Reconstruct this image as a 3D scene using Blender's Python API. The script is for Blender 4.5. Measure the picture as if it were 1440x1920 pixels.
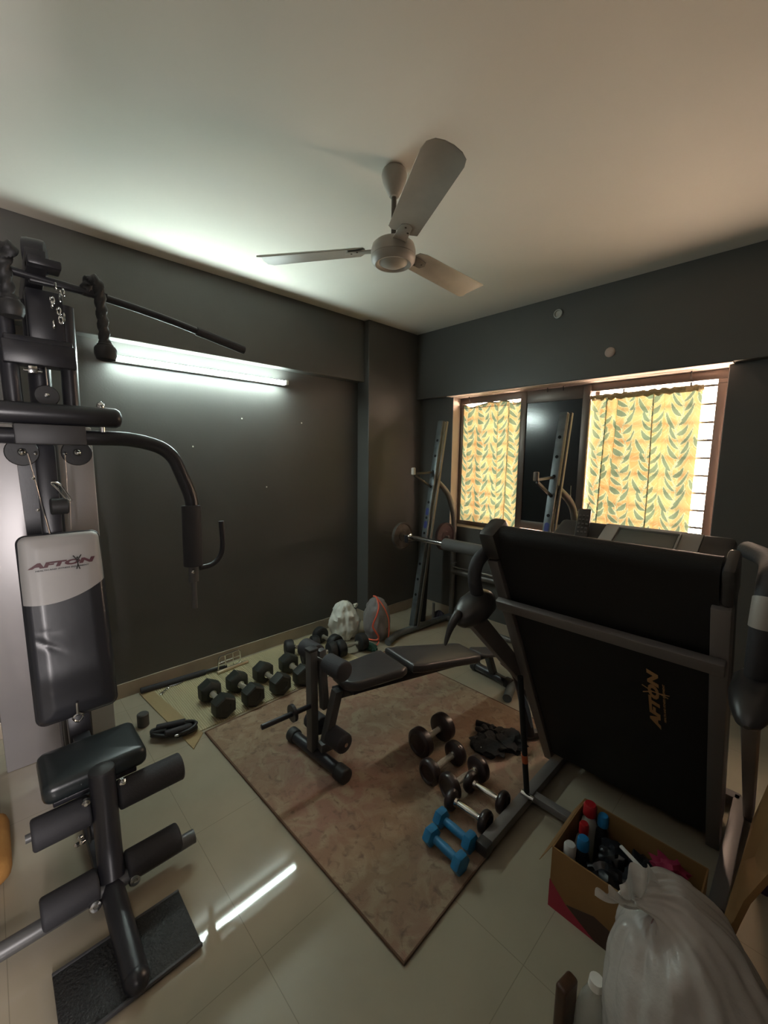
import bpy, bmesh, math, random
import numpy as np
from mathutils import Vector, Matrix, noise
random.seed(7)
for o in list(bpy.data.objects): bpy.data.objects.remove(o, do_unlink=True)
SC = bpy.context.scene
COL = SC.collection
PI = math.pi
# ---------------------------------------------------------------- camera, light, exposure
FPX = 772.75; YAW = 0.804134; PITCH = -0.132523; ROLL = 0.010305
CAM = Vector((3.06803, 0.0, 1.62))
fw = Vector((-math.sin(YAW)*math.cos(PITCH), math.cos(YAW)*math.cos(PITCH), math.sin(PITCH)))
rt = fw.cross(Vector((0, 0, 1))).normalized(); up = rt.cross(fw)
r2 = rt*math.cos(ROLL)+up*math.sin(ROLL); u2 = -rt*math.sin(ROLL)+up*math.cos(ROLL)
cd = bpy.data.cameras.new('camera'); cam = bpy.data.objects.new('camera', cd); COL.objects.link(cam)
cd.sensor_fit = 'HORIZONTAL'; cd.sensor_width = 36; cd.lens = FPX/1440*36; cd.clip_start = .02
m = Matrix((r2, u2, -fw)).transposed().to_4x4(); m.translation = CAM
cam.matrix_world = m
SC.camera = cam
SC.view_settings.view_transform = 'Standard'; SC.view_settings.look = 'None'
SC.view_settings.gamma = 1; SC.view_settings.use_curve_mapping = False
SC.view_settings.exposure = 0.24
SKY = 110.0; TUBE = 112.0; HALL = 85.0
w = bpy.data.worlds.new('daylight'); SC.world = w; w.use_nodes = True
bg = w.node_tree.nodes['Background']; bg.inputs[0].default_value = (1.0, .73, .55, 1); bg.inputs[1].default_value = SKY
pl = bpy.data.lights.new('window_daylight', 'AREA'); pl.shape = 'RECTANGLE'; pl.size = 2.06; pl.size_y = 1.25
pl.cycles.is_portal = True
po = bpy.data.objects.new('window_daylight', pl); COL.objects.link(po); po.location = (1.6, 3.56, 1.58)
po.rotation_euler = (-PI/2, 0, 0)
hl = bpy.data.lights.new('added_hall_light', 'AREA'); hl.shape = 'RECTANGLE'; hl.size = .20; hl.size_y = 1.2; hl.energy = HALL; hl.color = (1.0, .93, .92)  # unseen light added to brighten the gym and the left wall beside it
ho = bpy.data.objects.new('added_hall_light', hl); COL.objects.link(ho); ho.location = (4.32, -.265, 1.30); ho.rotation_euler = (PI/2, 0, PI/2+.2)
# ---------------------------------------------------------------- materials
MATS = {}
def mat(name, col, rough=.5, metal=0, bump=0, bscale=60, var=0, vscale=8, coat=0, spec=None, emis=None, es=0, col2=None, trans=0):
    if name in MATS: return MATS[name]
    mt = bpy.data.materials.new(name); mt.use_nodes = True; nt = mt.node_tree; b = nt.nodes['Principled BSDF']
    b.inputs['Base Color'].default_value = (*col, 1); b.inputs['Roughness'].default_value = rough
    b.inputs['Metallic'].default_value = metal
    if coat: b.inputs['Coat Weight'].default_value = coat
    if spec is not None: b.inputs['Specular IOR Level'].default_value = spec
    if trans: b.inputs['Transmission Weight'].default_value = trans
    if emis: b.inputs['Emission Color'].default_value = (*emis, 1); b.inputs['Emission Strength'].default_value = es
    tc = nt.nodes.new('ShaderNodeTexCoord')
    if var:
        n = nt.nodes.new('ShaderNodeTexNoise'); n.inputs['Scale'].default_value = vscale; n.inputs['Detail'].default_value = 6
        nt.links.new(tc.outputs['Object'], n.inputs['Vector'])
        mx = nt.nodes.new('ShaderNodeMix'); mx.data_type = 'RGBA'
        c2 = col2 or tuple(c*(1-var) for c in col)
        mx.inputs[6].default_value = (*col, 1); mx.inputs[7].default_value = (*c2, 1)
        rp = nt.nodes.new('ShaderNodeMapRange'); rp.inputs[1].default_value = .35; rp.inputs[2].default_value = .65
        nt.links.new(n.outputs[0], rp.inputs[0]); nt.links.new(rp.outputs[0], mx.inputs[0]); nt.links.new(mx.outputs[2], b.inputs['Base Color'])
    if bump:
        n = nt.nodes.new('ShaderNodeTexNoise'); n.inputs['Scale'].default_value = bscale; n.inputs['Detail'].default_value = 5
        nt.links.new(tc.outputs['Object'], n.inputs['Vector'])
        bp = nt.nodes.new('ShaderNodeBump'); bp.inputs['Strength'].default_value = bump; bp.inputs['Distance'].default_value = .01
        nt.links.new(n.outputs[0], bp.inputs['Height']); nt.links.new(bp.outputs[0], b.inputs['Normal'])
    MATS[name] = mt; return mt
WALL = mat('charcoal_paint', (.098, .095, .089), .42, bump=.06, bscale=90, var=.08, vscale=3, spec=.5)
CEIL = mat('ceiling_paint', (.80, .765, .69), .9, bump=.03, bscale=40, var=.05, vscale=1.5)
SKIRT = mat('beige_skirting', (.42, .35, .27), .25, var=.15, vscale=5)
REVEAL = mat('reveal_paint', (.72, .60, .55), .8)
ALU = mat('window_aluminium', (.15, .12, .105), .4, .6)
GRILLE = mat('grille_paint', (.04, .035, .035), .6)
BLKM = mat('black_powdercoat', (.022, .022, .027), .34, 0, bump=.03, bscale=220)
GREYM = mat('grey_powdercoat', (.10, .10, .10), .42, .2)
DGREY = mat('dark_grey_plate', (.05, .05, .054), .5)
CHROME = mat('chrome', (.75, .75, .74), .16, 1)
KNURL = mat('knurled_chrome', (.62, .58, .5), .3, 1, bump=.8, bscale=350)
SILV = mat('silver_shroud', (.40, .385, .39), .40, .45, var=.12, vscale=2)
FOAM = mat('black_foam', (.030, .030, .035), .72, bump=.12, bscale=140)
RUBB = mat('black_rubber', (.02, .02, .021), .55, bump=.08, bscale=90)
VINYL = mat('black_vinyl', (.025, .026, .031), .30, bump=.06, bscale=14)
VINYLG = mat('seat_vinyl', (.017, .022, .024), .3, bump=.05, bscale=16)
GVIN = mat('grey_vinyl', (.36, .35, .34), .42, bump=.04, bscale=20)
BENCHV = mat('bench_vinyl', (.045, .043, .045), .36, bump=.05, bscale=120)
BELT = mat('treadmill_belt', (.011, .0105, .0105), .6, bump=.1, bscale=200, spec=.25)
TMG = mat('treadmill_grey', (.17, .155, .15), .45, .3)
TMD = mat('treadmill_dark_plastic', (.035, .033, .033), .35)
CONS = mat('console_grey', (.34, .32, .29), .45)
LCD = mat('lcd_glass', (.11, .115, .10), .2)
RACKM = mat('rack_grey_steel', (.15, .17, .18), .38, .35, var=.3, vscale=14)
RACKT = mat('rack_tube', (.16, .15, .14), .4, .4)
HOLE = mat('hole_dark', (.004, .004, .004), .9)
BLUEL = mat('blue_sticker', (.04, .05, .22), .5)
HEXR = mat('hex_rubber', (.026, .030, .024), .5, bump=.05, bscale=60, var=.3, vscale=12)
BLUE = mat('blue_vinyl', (.02, .20, .42), .38, bump=.15, bscale=40, var=.25, vscale=25)
WHITEP = mat('white_plastic', (.75, .73, .68), .5)
FANM = mat('fan_enamel', (.46, .43, .375), .42, var=.15, vscale=7)
FANR = mat('fan_dark', (.10, .085, .07), .5)
CARD = mat('cardboard', (.27, .145, .05), .85, var=.2, vscale=4)
REDC = mat('red_print', (.34, .02, .045), .6)
BAGW = mat('white_bag', (.80, .80, .72), .45, bump=.3, bscale=14)
ORNG = mat('orange_cord', (.8, .14, .08), .6)
CLOTHB = mat('black_cloth', (.012, .012, .013), .9, bump=.4, bscale=70)
def bagmat(name, col, alpha, rough=.3):
    mt = mat(name, col, rough, bump=1.0, bscale=17); nt = mt.node_tree; b = nt.nodes['Principled BSDF']
    out = nt.nodes['Material Output']; tr = nt.nodes.new('ShaderNodeBsdfTransparent'); mx = nt.nodes.new('ShaderNodeMixShader')
    tl = nt.nodes.new('ShaderNodeBsdfTranslucent'); tl.inputs[0].default_value = (*col, 1); m2 = nt.nodes.new('ShaderNodeMixShader')
    m2.inputs[0].default_value = .3; nt.links.new(b.outputs[0], m2.inputs[1]); nt.links.new(tl.outputs[0], m2.inputs[2])
    mx.inputs[0].default_value = alpha; nt.links.new(tr.outputs[0], mx.inputs[1]); nt.links.new(m2.outputs[0], mx.inputs[2])
    nt.links.new(mx.outputs[0], out.inputs[0]); return mt
BAGG = bagmat('grey_polythene', (.42, .40, .40), .8)
SACK = bagmat('milky_polythene', (.66, .63, .59), .88, .24)
CLEARP = bagmat('clear_plastic', (.6, .6, .56), .55, .15)
# floor tiles
def floor_mat():
    mt = mat('floor_tiles', (.37, .325, .245), .035, var=.07, vscale=5); nt = mt.node_tree; b = nt.nodes['Principled BSDF']
    g = nt.nodes.new('ShaderNodeNewGeometry'); sp = nt.nodes.new('ShaderNodeSeparateXYZ'); nt.links.new(g.outputs['Position'], sp.inputs[0])
    fac = None
    for ax, off in ((0, .18), (1, .515)):
        a = nt.nodes.new('ShaderNodeMath'); a.operation = 'SUBTRACT'; a.inputs[1].default_value = off-.0012+6; nt.links.new(sp.outputs[ax], a.inputs[0])
        b2 = nt.nodes.new('ShaderNodeMath'); b2.operation = 'FLOORED_MODULO'; b2.inputs[1].default_value = .6; nt.links.new(a.outputs[0], b2.inputs[0])
        c = nt.nodes.new('ShaderNodeMath'); c.operation = 'LESS_THAN'; c.inputs[1].default_value = .0026; nt.links.new(b2.outputs[0], c.inputs[0])
        if fac is None: fac = c
        else:
            d = nt.nodes.new('ShaderNodeMath'); d.operation = 'MAXIMUM'; nt.links.new(fac.outputs[0], d.inputs[0]); nt.links.new(c.outputs[0], d.inputs[1]); fac = d
    src = b.inputs['Base Color'].links[0].from_socket
    mx = nt.nodes.new('ShaderNodeMix'); mx.data_type = 'RGBA'; mx.inputs[7].default_value = (.26, .23, .17, 1)
    nt.links.new(fac.outputs[0], mx.inputs[0]); nt.links.new(src, mx.inputs[6]); nt.links.new(mx.outputs[2], b.inputs['Base Color'])
    return mt
FLOOR = floor_mat()
def rug_mat():
    mt = mat('faded_rug', (.30, .185, .145), .95, bump=.5, bscale=240); nt = mt.node_tree; b = nt.nodes['Principled BSDF']
    g = nt.nodes.new('ShaderNodeNewGeometry')
    n1 = nt.nodes.new('ShaderNodeTexNoise'); n1.inputs['Scale'].default_value = 9; n1.inputs['Detail'].default_value = 8; n1.inputs['Distortion'].default_value = 1.0
    n2 = nt.nodes.new('ShaderNodeTexNoise'); n2.inputs['Scale'].default_value = 26; n2.inputs['Detail'].default_value = 7; n2.inputs['Distortion'].default_value = .7
    n3 = nt.nodes.new('ShaderNodeTexNoise'); n3.inputs['Scale'].default_value = 1.4; n3.inputs['Detail'].default_value = 3
    for n in (n1, n2, n3): nt.links.new(g.outputs['Position'], n.inputs['Vector'])
    def ramp(n, lo, hi):
        r = nt.nodes.new('ShaderNodeMapRange'); r.inputs[1].default_value = lo; r.inputs[2].default_value = hi; nt.links.new(n.outputs[0], r.inputs[0]); return r
    def mix(f, a, c):
        x = nt.nodes.new('ShaderNodeMix'); x.data_type = 'RGBA'; nt.links.new(f.outputs[0], x.inputs[0])
        for s, v in ((6, a), (7, c)):
            if isinstance(v, tuple): x.inputs[s].default_value = (*v, 1)
            else: nt.links.new(v.outputs[2], x.inputs[s])
        return x
    a = mix(ramp(n3, .4, .6), (.27, .185, .12), (.29, .17, .125))
    a2 = mix(ramp(n1, .44, .62), a, (.34, .26, .175))
    a3 = mix(ramp(n2, .54, .74), a2, (.17, .11, .08))
    nt.links.new(a3.outputs[2], b.inputs['Base Color']); return mt
RUG = rug_mat()
def stripe_mat(name, c1, c2, scale, axis=1, lo=None):
    mt = mat(name, c1, .9); nt = mt.node_tree; b = nt.nodes['Principled BSDF']
    g = nt.nodes.new('ShaderNodeNewGeometry'); wv = nt.nodes.new('ShaderNodeTexWave'); wv.bands_direction = 'XYZ'[axis]; wv.inputs['Scale'].default_value = scale
    wv.inputs['Distortion'].default_value = .6; wv.inputs['Detail'].default_value = 2
    nt.links.new(g.outputs['Position'], wv.inputs['Vector'])
    mx = nt.nodes.new('ShaderNodeMix'); mx.data_type = 'RGBA'; mx.inputs[6].default_value = (*c1, 1); mx.inputs[7].default_value = (*c2, 1)
    nt.links.new(wv.outputs[1], mx.inputs[0]); nt.links.new(mx.outputs[2], b.inputs['Base Color'])
    bp = nt.nodes.new('ShaderNodeBump'); bp.inputs['Strength'].default_value = .6; bp.inputs['Distance'].default_value = .006
    nt.links.new(wv.outputs[1], bp.inputs['Height']); nt.links.new(bp.outputs[0], b.inputs['Normal']); return mt
MAT_RIB = stripe_mat('ribbed_mat', (.52, .46, .29), (.40, .34, .20), 25)
MAT_BORD = mat('mat_border', (.36, .27, .14), .9, bump=.4, bscale=260)
# ---------------------------------------------------------------- geometry helpers
class MB:
    def __init__(s): s.v = []; s.f = []
    def add(s, v, f):
        n = len(s.v); s.v += [Vector(p) for p in v]; s.f += [tuple(i+n for i in q) for q in f]; return s
    def bm(s, b):
        b.verts.ensure_lookup_table(); b.verts.index_update()
        s.add([x.co.copy() for x in b.verts], [[x.index for x in q.verts] for q in b.faces]); b.free(); return s
    def xf(s, M): s.v = [M @ p for p in s.v]; return s
    def box(s, c, d, bev=0, R=None, seg=2):
        b = bmesh.new(); bmesh.ops.create_cube(b, size=1)
        for x in b.verts: x.co = Vector((x.co.x*d[0], x.co.y*d[1], x.co.z*d[2]))
        if bev: bmesh.ops.bevel(b, geom=list(b.edges), offset=bev, segments=seg, profile=.5, affect='EDGES')
        for x in b.verts: x.co = (R @ x.co if R else x.co)+Vector(c)
        return s.bm(b)
    def beam(s, a, b_, w, h, bev=.004, upv=(0, 0, 1)):
        a, b_ = Vector(a), Vector(b_); d = b_-a; x = d.normalized(); y = Vector(upv).cross(x)
        if y.length < 1e-4: y = Vector((1, 0, 0)).cross(x)
        y.normalize(); z = x.cross(y)
        return s.box((a+b_)/2, (d.length, w, h), bev, Matrix((x, y, z)).transposed())
    def tube(s, pts, r, n=14, caps=True, rfun=None, flat=(1, 1), upv=None):
        pts = [Vector(p) for p in pts]; k = len(pts); T = []
        for i in range(k):
            t = (pts[min(i+1, k-1)]-pts[max(i-1, 0)]); T.append(t.normalized())
        a = Vector(upv) if upv else (Vector((0, 0, 1)) if abs(T[0].z) < .9 else Vector((1, 0, 0)))
        N = (a-T[0]*a.dot(T[0])).normalized(); V = []; F = []
        L = 0
        for i in range(k):
            if i: L += (pts[i]-pts[i-1]).length
            N = (N-T[i]*N.dot(T[i])).normalized(); B = T[i].cross(N)
            rr = r[i] if isinstance(r, (list, tuple)) else r
            for j in range(n):
                th = 2*PI*j/n; q = rr*(rfun(th, L) if rfun else 1)
                V.append(pts[i]+N*math.cos(th)*q*flat[0]+B*math.sin(th)*q*flat[1])
        for i in range(k-1):
            for j in range(n): F.append((i*n+j, i*n+(j+1) % n, (i+1)*n+(j+1) % n, (i+1)*n+j))
        if caps: F.append(tuple(range(n))[::-1]); F.append(tuple((k-1)*n+j for j in range(n)))
        return s.add(V, F)
    def rod(s, a, b, r, n=16, round_=0):
        a, b = Vector(a), Vector(b); d = (b-a).normalized(); L = (b-a).length
        if not round_: return s.tube([a, b], r, n)
        e = min(round_, r, L/2)
        pr = [(0, r-e), (e*.3, r-e*.29), (e*.7, r-e*.04), (e, r), (L-e, r), (L-e*.7, r-e*.04), (L-e*.3, r-e*.29), (L, r-e)]
        return s.tube([a+d*q[0] for q in pr], [q[1] for q in pr], n)
    def lathe(s, prof, o, ax=(0, 0, 1), n=24, rf=None):
        o = Vector(o); ax = Vector(ax).normalized()
        u = (Vector((1, 0, 0)) if abs(ax.x) < .9 else Vector((0, 1, 0))); u = (u-ax*u.dot(ax)).normalized(); v = ax.cross(u); V = []; F = []
        for h, r in prof:
            for j in range(n):
                th = 2*PI*j/n; q = max(r, .0002)*(rf(th, h) if rf else 1); V.append(o+ax*h+u*math.cos(th)*q+v*math.sin(th)*q)
        for i in range(len(prof)-1):
            for j in range(n): F.append((i*n+j, i*n+(j+1) % n, (i+1)*n+(j+1) % n, (i+1)*n+j))
        F.append(tuple(range(n))[::-1]); F.append(tuple((len(prof)-1)*n+j for j in range(n)))
        return s.add(V, F)
    def poly(s, pts, nrm, t):
        k = len(pts); nrm = Vector(nrm); pts = [Vector(p) for p in pts]
        return s.add(pts+[p+nrm*t for p in pts], [tuple(range(k))[::-1], tuple(range(k, 2*k))]+[(i, (i+1) % k, (i+1) % k+k, i+k) for i in range(k)])
    def pad(s, out, o, U, V, N, t, rnd=.02, dome=.008, rf=None):
        o, U, V, N = Vector(o), Vector(U).normalized(), Vector(V).normalized(), Vector(N).normalized(); k = len(out)
        nr = []
        for i in range(k):
            a, b = out[i-1], out[(i+1) % k]; dx, dy = b[0]-a[0], b[1]-a[1]; l = math.hypot(dx, dy) or 1; nr.append((-dy/l, dx/l))
        cx = sum(p[0] for p in out)/k; cy = sum(p[1] for p in out)/k
        area = sum(out[i-1][0]*out[i][1]-out[i][0]*out[i-1][1] for i in range(k)); sg = 1 if area > 0 else -1
        rings = []
        for a in (0, .35, .7, 1.0): an = a*PI/2; rings.append((rnd*(1-math.sin(an)), rnd*(1-math.cos(an)), 1))
        for a in (0, .35, .7, 1.0): an = a*PI/2; rings.append((rnd*(1-math.cos(an)), t-rnd*(1-math.sin(an)), 1))
        for q in (.85, .65, .4, .15): rings.append((rnd, t+dome*(1-q*q), q))
        VV = []; F = []
        for ins, h, q in rings:
            for i in range(k):
                x = out[i][0]+sg*nr[i][0]*ins; y = out[i][1]+sg*nr[i][1]*ins; x = cx+(x-cx)*q; y = cy+(y-cy)*q
                hh = h+(rf(x, y)*(1 if h > t*.8 else 0) if rf else 0)
                VV.append(o+U*x+V*y+N*hh)
        for i in range(len(rings)-1):
            for j in range(k): F.append((i*k+j, i*k+(j+1) % k, (i+1)*k+(j+1) % k, (i+1)*k+j))
        F.append(tuple(range(k))[::-1]); F.append(tuple((len(rings)-1)*k+j for j in range(k)))
        return s.add(VV, F)
    def sphere(s, c, r, n=14, sc=(1, 1, 1), nz=0, seed=0, ns=6):
        b = bmesh.new(); bmesh.ops.create_icosphere(b, subdivisions=3 if n > 10 else 2, radius=1)
        for x in b.verts:
            p = x.co.copy(); d = 1+(nz*noise.noise(p*ns*.3+Vector((seed, seed*1.7, 0))) if nz else 0)
            x.co = Vector((p.x*sc[0]*r*d, p.y*sc[1]*r*d, p.z*sc[2]*r*d))+Vector(c)
        return s.bm(b)
def rrect(w, h, r, n=5, cx=0, cy=0):
    o = []
    for sx, sy, a0 in ((1, 1, 0), (-1, 1, 90), (-1, -1, 180), (1, -1, 270)):
        for i in range(n+1):
            a = math.radians(a0+90*i/n); o.append((cx+sx*(w/2-r)+r*math.cos(a), cy+sy*(h/2-r)+r*math.sin(a)))
    return o
def densify(out, m=.03):
    r = []
    for i in range(len(out)):
        a, b = out[i], out[(i+1) % len(out)]; l = math.hypot(b[0]-a[0], b[1]-a[1]); k = max(1, int(l/m))
        for j in range(k): r.append((a[0]+(b[0]-a[0])*j/k, a[1]+(b[1]-a[1])*j/k))
    return r
def curve(pts, n=10, closed=False):
    pts = [Vector(p) for p in pts]; o = []; k = len(pts)
    for i in range(k if closed else k-1):
        if closed: a, b, c, d = pts[(i-1) % k], pts[i], pts[(i+1) % k], pts[(i+2) % k]
        else: a = pts[max(i-1, 0)]; b = pts[i]; c = pts[i+1]; d = pts[min(i+2, k-1)]
        for j in range(n):
            t = j/n; o.append(.5*((2*b)+(c-a)*t+(2*a-5*b+4*c-d)*t*t+(3*b-a-3*c+d)*t**3))
    o.append(pts[0] if closed else pts[-1]); return o
def fillet(pts, r, n=7):
    pts = [Vector(p) for p in pts]; o = [pts[0]]
    for i in range(1, len(pts)-1):
        a, b, c = pts[i-1], pts[i], pts[i+1]; d1 = (a-b); d2 = (c-b); q = min(r, d1.length*.48, d2.length*.48)
        s_ = b+d1.normalized()*q; e = b+d2.normalized()*q
        for j in range(n+1): t = j/n; o.append(s_*(1-t)**2+b*2*t*(1-t)+e*t*t)
    o.append(pts[-1]); return o
def origin(o):
    v = Vector((0, 0, 0))
    while o: v += o.location; o = o.parent
    return v
def obj(name, mb, mt, parent=None, smooth=40, loc=None, label=None):
    me = bpy.data.meshes.new(name)
    off = origin(parent) if parent else Vector((0, 0, 0))
    o = bpy.data.objects.new(name, me); COL.objects.link(o)
    if parent: o.parent = parent
    elif loc is not None: o.location = loc; off = Vector(loc)
    me.from_pydata([tuple(p-off) for p in mb.v], [], mb.f); me.materials.append(mt)
    b = bmesh.new(); b.from_mesh(me); bmesh.ops.recalc_face_normals(b, faces=b.faces); b.to_mesh(me); b.free()
    if smooth:
        me.polygons.foreach_set('use_smooth', [True]*len(me.polygons)); me.set_sharp_from_angle(angle=math.radians(smooth))
    if label: o['label'] = label
    return o
def tag(o, label, cat, group=None, kind=None):
    o['label'] = label; o['category'] = cat
    if group: o['group'] = group
    if kind: o['kind'] = kind
    return o
def thing(name, loc, label, cat, group=None):
    o = bpy.data.objects.new(name, None); COL.objects.link(o); o.location = loc; o.empty_display_size = .1
    return tag(o, label, cat, group)
def struct(name, mb, mt, parent=None, **k):
    o = obj(name, mb, mt, parent, **k)
    if not parent: o['kind'] = 'structure'
    return o
def copy_tree(o, parent=None):
    c = o.copy(); COL.objects.link(c)
    if parent: c.parent = parent
    for ch in list(o.children): copy_tree(ch, c)
    return c
def text_mb(s, size, M, ext=.0008, sx=1.0, shear=0.0, off=0.0, spacing=1.0):
    cu = bpy.data.curves.new('t', 'FONT'); cu.body = s; cu.size = size; cu.extrude = ext; cu.shear = shear; cu.offset = off
    cu.space_character = spacing; cu.align_x = 'CENTER'; cu.align_y = 'CENTER'; cu.resolution_u = 3
    o = bpy.data.objects.new('t', cu); COL.objects.link(o)
    dg = bpy.context.evaluated_depsgraph_get(); me = bpy.data.meshes.new_from_object(o.evaluated_get(dg))
    mb = MB().add([M @ Vector((v.co.x*sx, v.co.y, v.co.z)) for v in me.vertices], [tuple(p.vertices) for p in me.polygons])
    bpy.data.objects.remove(o); bpy.data.curves.remove(cu); bpy.data.meshes.remove(me); return mb
def frame_m(o, X, Y):
    X = Vector(X).normalized(); Y = Vector(Y).normalized(); Z = X.cross(Y).normalized(); Y = Z.cross(X)
    mm = Matrix((X, Y, Z)).transposed().to_4x4(); mm.translation = Vector(o); return mm
# ---------------------------------------------------------------- the room
H = 2.843; XR = 4.0; YB = -1.1; YW = 3.25; YL = 3.33; YO = 3.56; ZB = 2.205
XC = .159; XBM = .101; YC = 2.591
WX0, WX1, WZ0, WZ1 = .565, 2.645, .95, 2.205
struct('floor', MB().box((XR/2-.1, (YB+YO)/2, -.05), (XR+.5, YO-YB+.5, .1)), FLOOR, smooth=0)
struct('ceiling', MB().box((XR/2-.1, (YB+YO)/2, H+.05), (XR+.5, YO-YB+.5, .1)), CEIL, smooth=0)
struct('wall_left', MB().box((-.1, (YB+YO)/2, H/2), (.2, YO-YB, H)), WALL, smooth=0)
struct('trim_1', MB().box((XBM/2, (YB+YC)/2, (2.305+H)/2), (XBM, YC-YB, H-2.305), .006), WALL, smooth=0)   # beam on the left wall
struct('trim_2', MB().box((XC/2, (YC+YW)/2+.04, H/2), (XC, YL-YC, H), .006), WALL, smooth=0)   # column in the corner
wr0 = MB().box((XR+.1, (-.15+YO)/2, H/2), (.2, YO+.15, H)).box((XR+.1, (YB-.45)/2, H/2), (.2, -.45-YB, H)).box((XR+.1, -.30, (2.1+H)/2), (.2, .3, H-2.1))
struct('wall_right', wr0, WALL, smooth=0)
struct('wall_light_blocker', MB().box((3.70, -.10, H/2), (.60, .10, H)), WALL, smooth=0)  # unseen wall added to cut off the hall light along the left wall
struct('wall_hall', MB().box((4.5, -.55, 1.4), (.1, 1.3, 2.8)).box((4.32, .05, 1.4), (.26, .1, 2.8)).box((4.32, -1.15, 1.4), (.26, .1, 2.8)).box((4.32, -.55, 2.75), (.26, 1.1, .1)).box((4.32, -.55, -.05), (.26, 1.1, .1)), CEIL, smooth=0)
struct('wall_back', MB().box((XR/2, YB-.1, H/2), (XR+.4, .2, H)), WALL, smooth=0)
wm = MB()
wm.box((XR/2, (YL+YO)/2, WZ0/2), (XR, YO-YL, WZ0)); wm.box((XR/2, (YL+YO)/2, (WZ1+H)/2), (XR, YO-YL, H-WZ1))
wm.box((WX0/2, (YL+YO)/2, (WZ0+WZ1)/2), (WX0, YO-YL, WZ1-WZ0)); wm.box(((WX1+XR)/2, (YL+YO)/2, (WZ0+WZ1)/2), (XR-WX1, YO-YL, WZ1-WZ0))
struct('wall_window', wm, WALL, smooth=0)
struct('trim_3', MB().box((XC/2+XR/2, (YW+YL)/2, (ZB+.002+H)/2), (XR-XC, YL-YW, H-ZB-.002), .004), WALL, smooth=0)   # beam over the window
rv = MB(); e = .004
rv.box(((WX0+WX1)/2, (YL+YO)/2-.02, WZ1-e/2), (WX1-WX0, YO-YL-.06, e)); rv.box((WX0+e/2, (YL+YO)/2, (WZ0+WZ1)/2), (e, YO-YL, WZ1-WZ0-2*e)); rv.box((WX1-e/2, (YL+YO)/2, (WZ0+WZ1)/2), (e, YO-YL, WZ1-WZ0-2*e))
struct('trim_4', rv, REVEAL, smooth=0)
struct('trim_5', MB().box(((WX0+WX1)/2, (YW+YL)/2+.001, ZB-.0015), (WX1-WX0+.04, YL-YW, .004)), REVEAL, smooth=0)
def skirt(name, a, b, n):
    a, b, n = Vector(a), Vector(b), Vector(n); c = (a+b)/2+n*.006; d = b-a
    struct(name, MB().box((c.x, c.y, .05), (abs(d.x)+abs(n.x)*.012, abs(d.y)+abs(n.y)*.012, .1), .002), SKIRT, smooth=0)
skirt('baseboard_left', (0, YB, 0), (0, YC, 0), (1, 0, 0)); skirt('baseboard_column', (XC, YC, 0), (XC, YL, 0), (1, 0, 0))
skirt('baseboard_column_side', (0, YC, 0), (XC, YC, 0), (0, -1, 0))
skirt('baseboard_window', (XC+.012, YL, 0), (XR, YL, 0), (0, -1, 0)); skirt('baseboard_right', (XR, YB, 0), (XR, YL-.012, 0), (-1, 0, 0))
skirt('baseboard_back', (0.012, YB, 0), (XR-.012, YB, 0), (0, 1, 0))
# door in the back wall, out of view
DOORM = mat('door_paint', (.42, .43, .40), .5)
dr = struct('door_1', MB().box((1.0, YB+.022, 1.02), (.86, .04, 2.04), .003), DOORM, smooth=0)
obj('door_handle', MB().rod((1.34, YB+.045, 1.0), (1.34, YB+.09, 1.0), .012).rod((1.34, YB+.085, 1.0), (1.22, YB+.085, 1.0), .01), CHROME, dr)
# window
fz = .035
wn = MB(); wy = 3.475; x0, x1, z0, z1 = WX0+.006, WX1-.006, WZ0+.004, WZ1-.006
wn.box(((x0+x1)/2, wy, z1-.03), (x1-x0, .07, .06), .003); wn.box(((x0+x1)/2, wy, z0+.02), (x1-x0, .07, .04), .003)
wn.box((x0+.018, wy, (z0+z1)/2-.01), (fz, .07, z1-z0-.1), .003); wn.box((x1-.030, wy, (z0+z1)/2-.01), (.06, .07, z1-z0-.1), .003)
win = struct('window_1', wn, ALU)
# sliding sash with tinted glass in the middle
sx0, sx1, sz0, sz1, sy = 1.235, 1.81, z0+.05, z1-.01, 3.42
sa = MB(); st = .055
sa.box((sx0+st/2, sy, (sz0+sz1)/2), (st, .03, sz1-sz0), .003); sa.box((sx1-st/2, sy, (sz0+sz1)/2), (st, .03, sz1-sz0), .003)
sa.box(((sx0+sx1)/2, sy, sz1-.05), (sx1-sx0-2*st, .03, .1), .003); sa.box(((sx0+sx1)/2, sy, sz0+.035), (sx1-sx0-2*st, .03, .07), .003)
sash = obj('window_sash', sa, ALU, win)
DGL = mat('tinted_glass', (.012, .016, .018), .16, 0, bump=.02, bscale=5, spec=.9, var=.5, vscale=30)
obj('sash_glass', MB().box(((sx0+sx1)/2, sy, (sz0+sz1)/2), (sx1-sx0-2*st+.01, .008, sz1-sz0-.14)), DGL, sash, smooth=0)
GL = bpy.data.materials.new('clear_glass'); GL.use_nodes = True; nt = GL.node_tree; nt.nodes.remove(nt.nodes['Principled BSDF'])
t_ = nt.nodes.new('ShaderNodeBsdfTransparent'); g_ = nt.nodes.new('ShaderNodeBsdfGlossy'); g_.inputs['Roughness'].default_value = .02; mx = nt.nodes.new('ShaderNodeMixShader'); mx.inputs[0].default_value = .06
t_.inputs[0].default_value = (.97, .97, .97, 1)
nt.links.new(t_.outputs[0], mx.inputs[1]); nt.links.new(g_.outputs[0], mx.inputs[2]); nt.links.new(mx.outputs[0], nt.nodes['Material Output'].inputs[0])
for a, b in ((x0+.036, 1.2), (1.85, x1-.036)):
    obj('window_pane', MB().box(((a+b)/2, 3.52, (z0+z1)/2-.01), (b-a, .005, z1-z0-.1)), GL, win, smooth=0)
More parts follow.
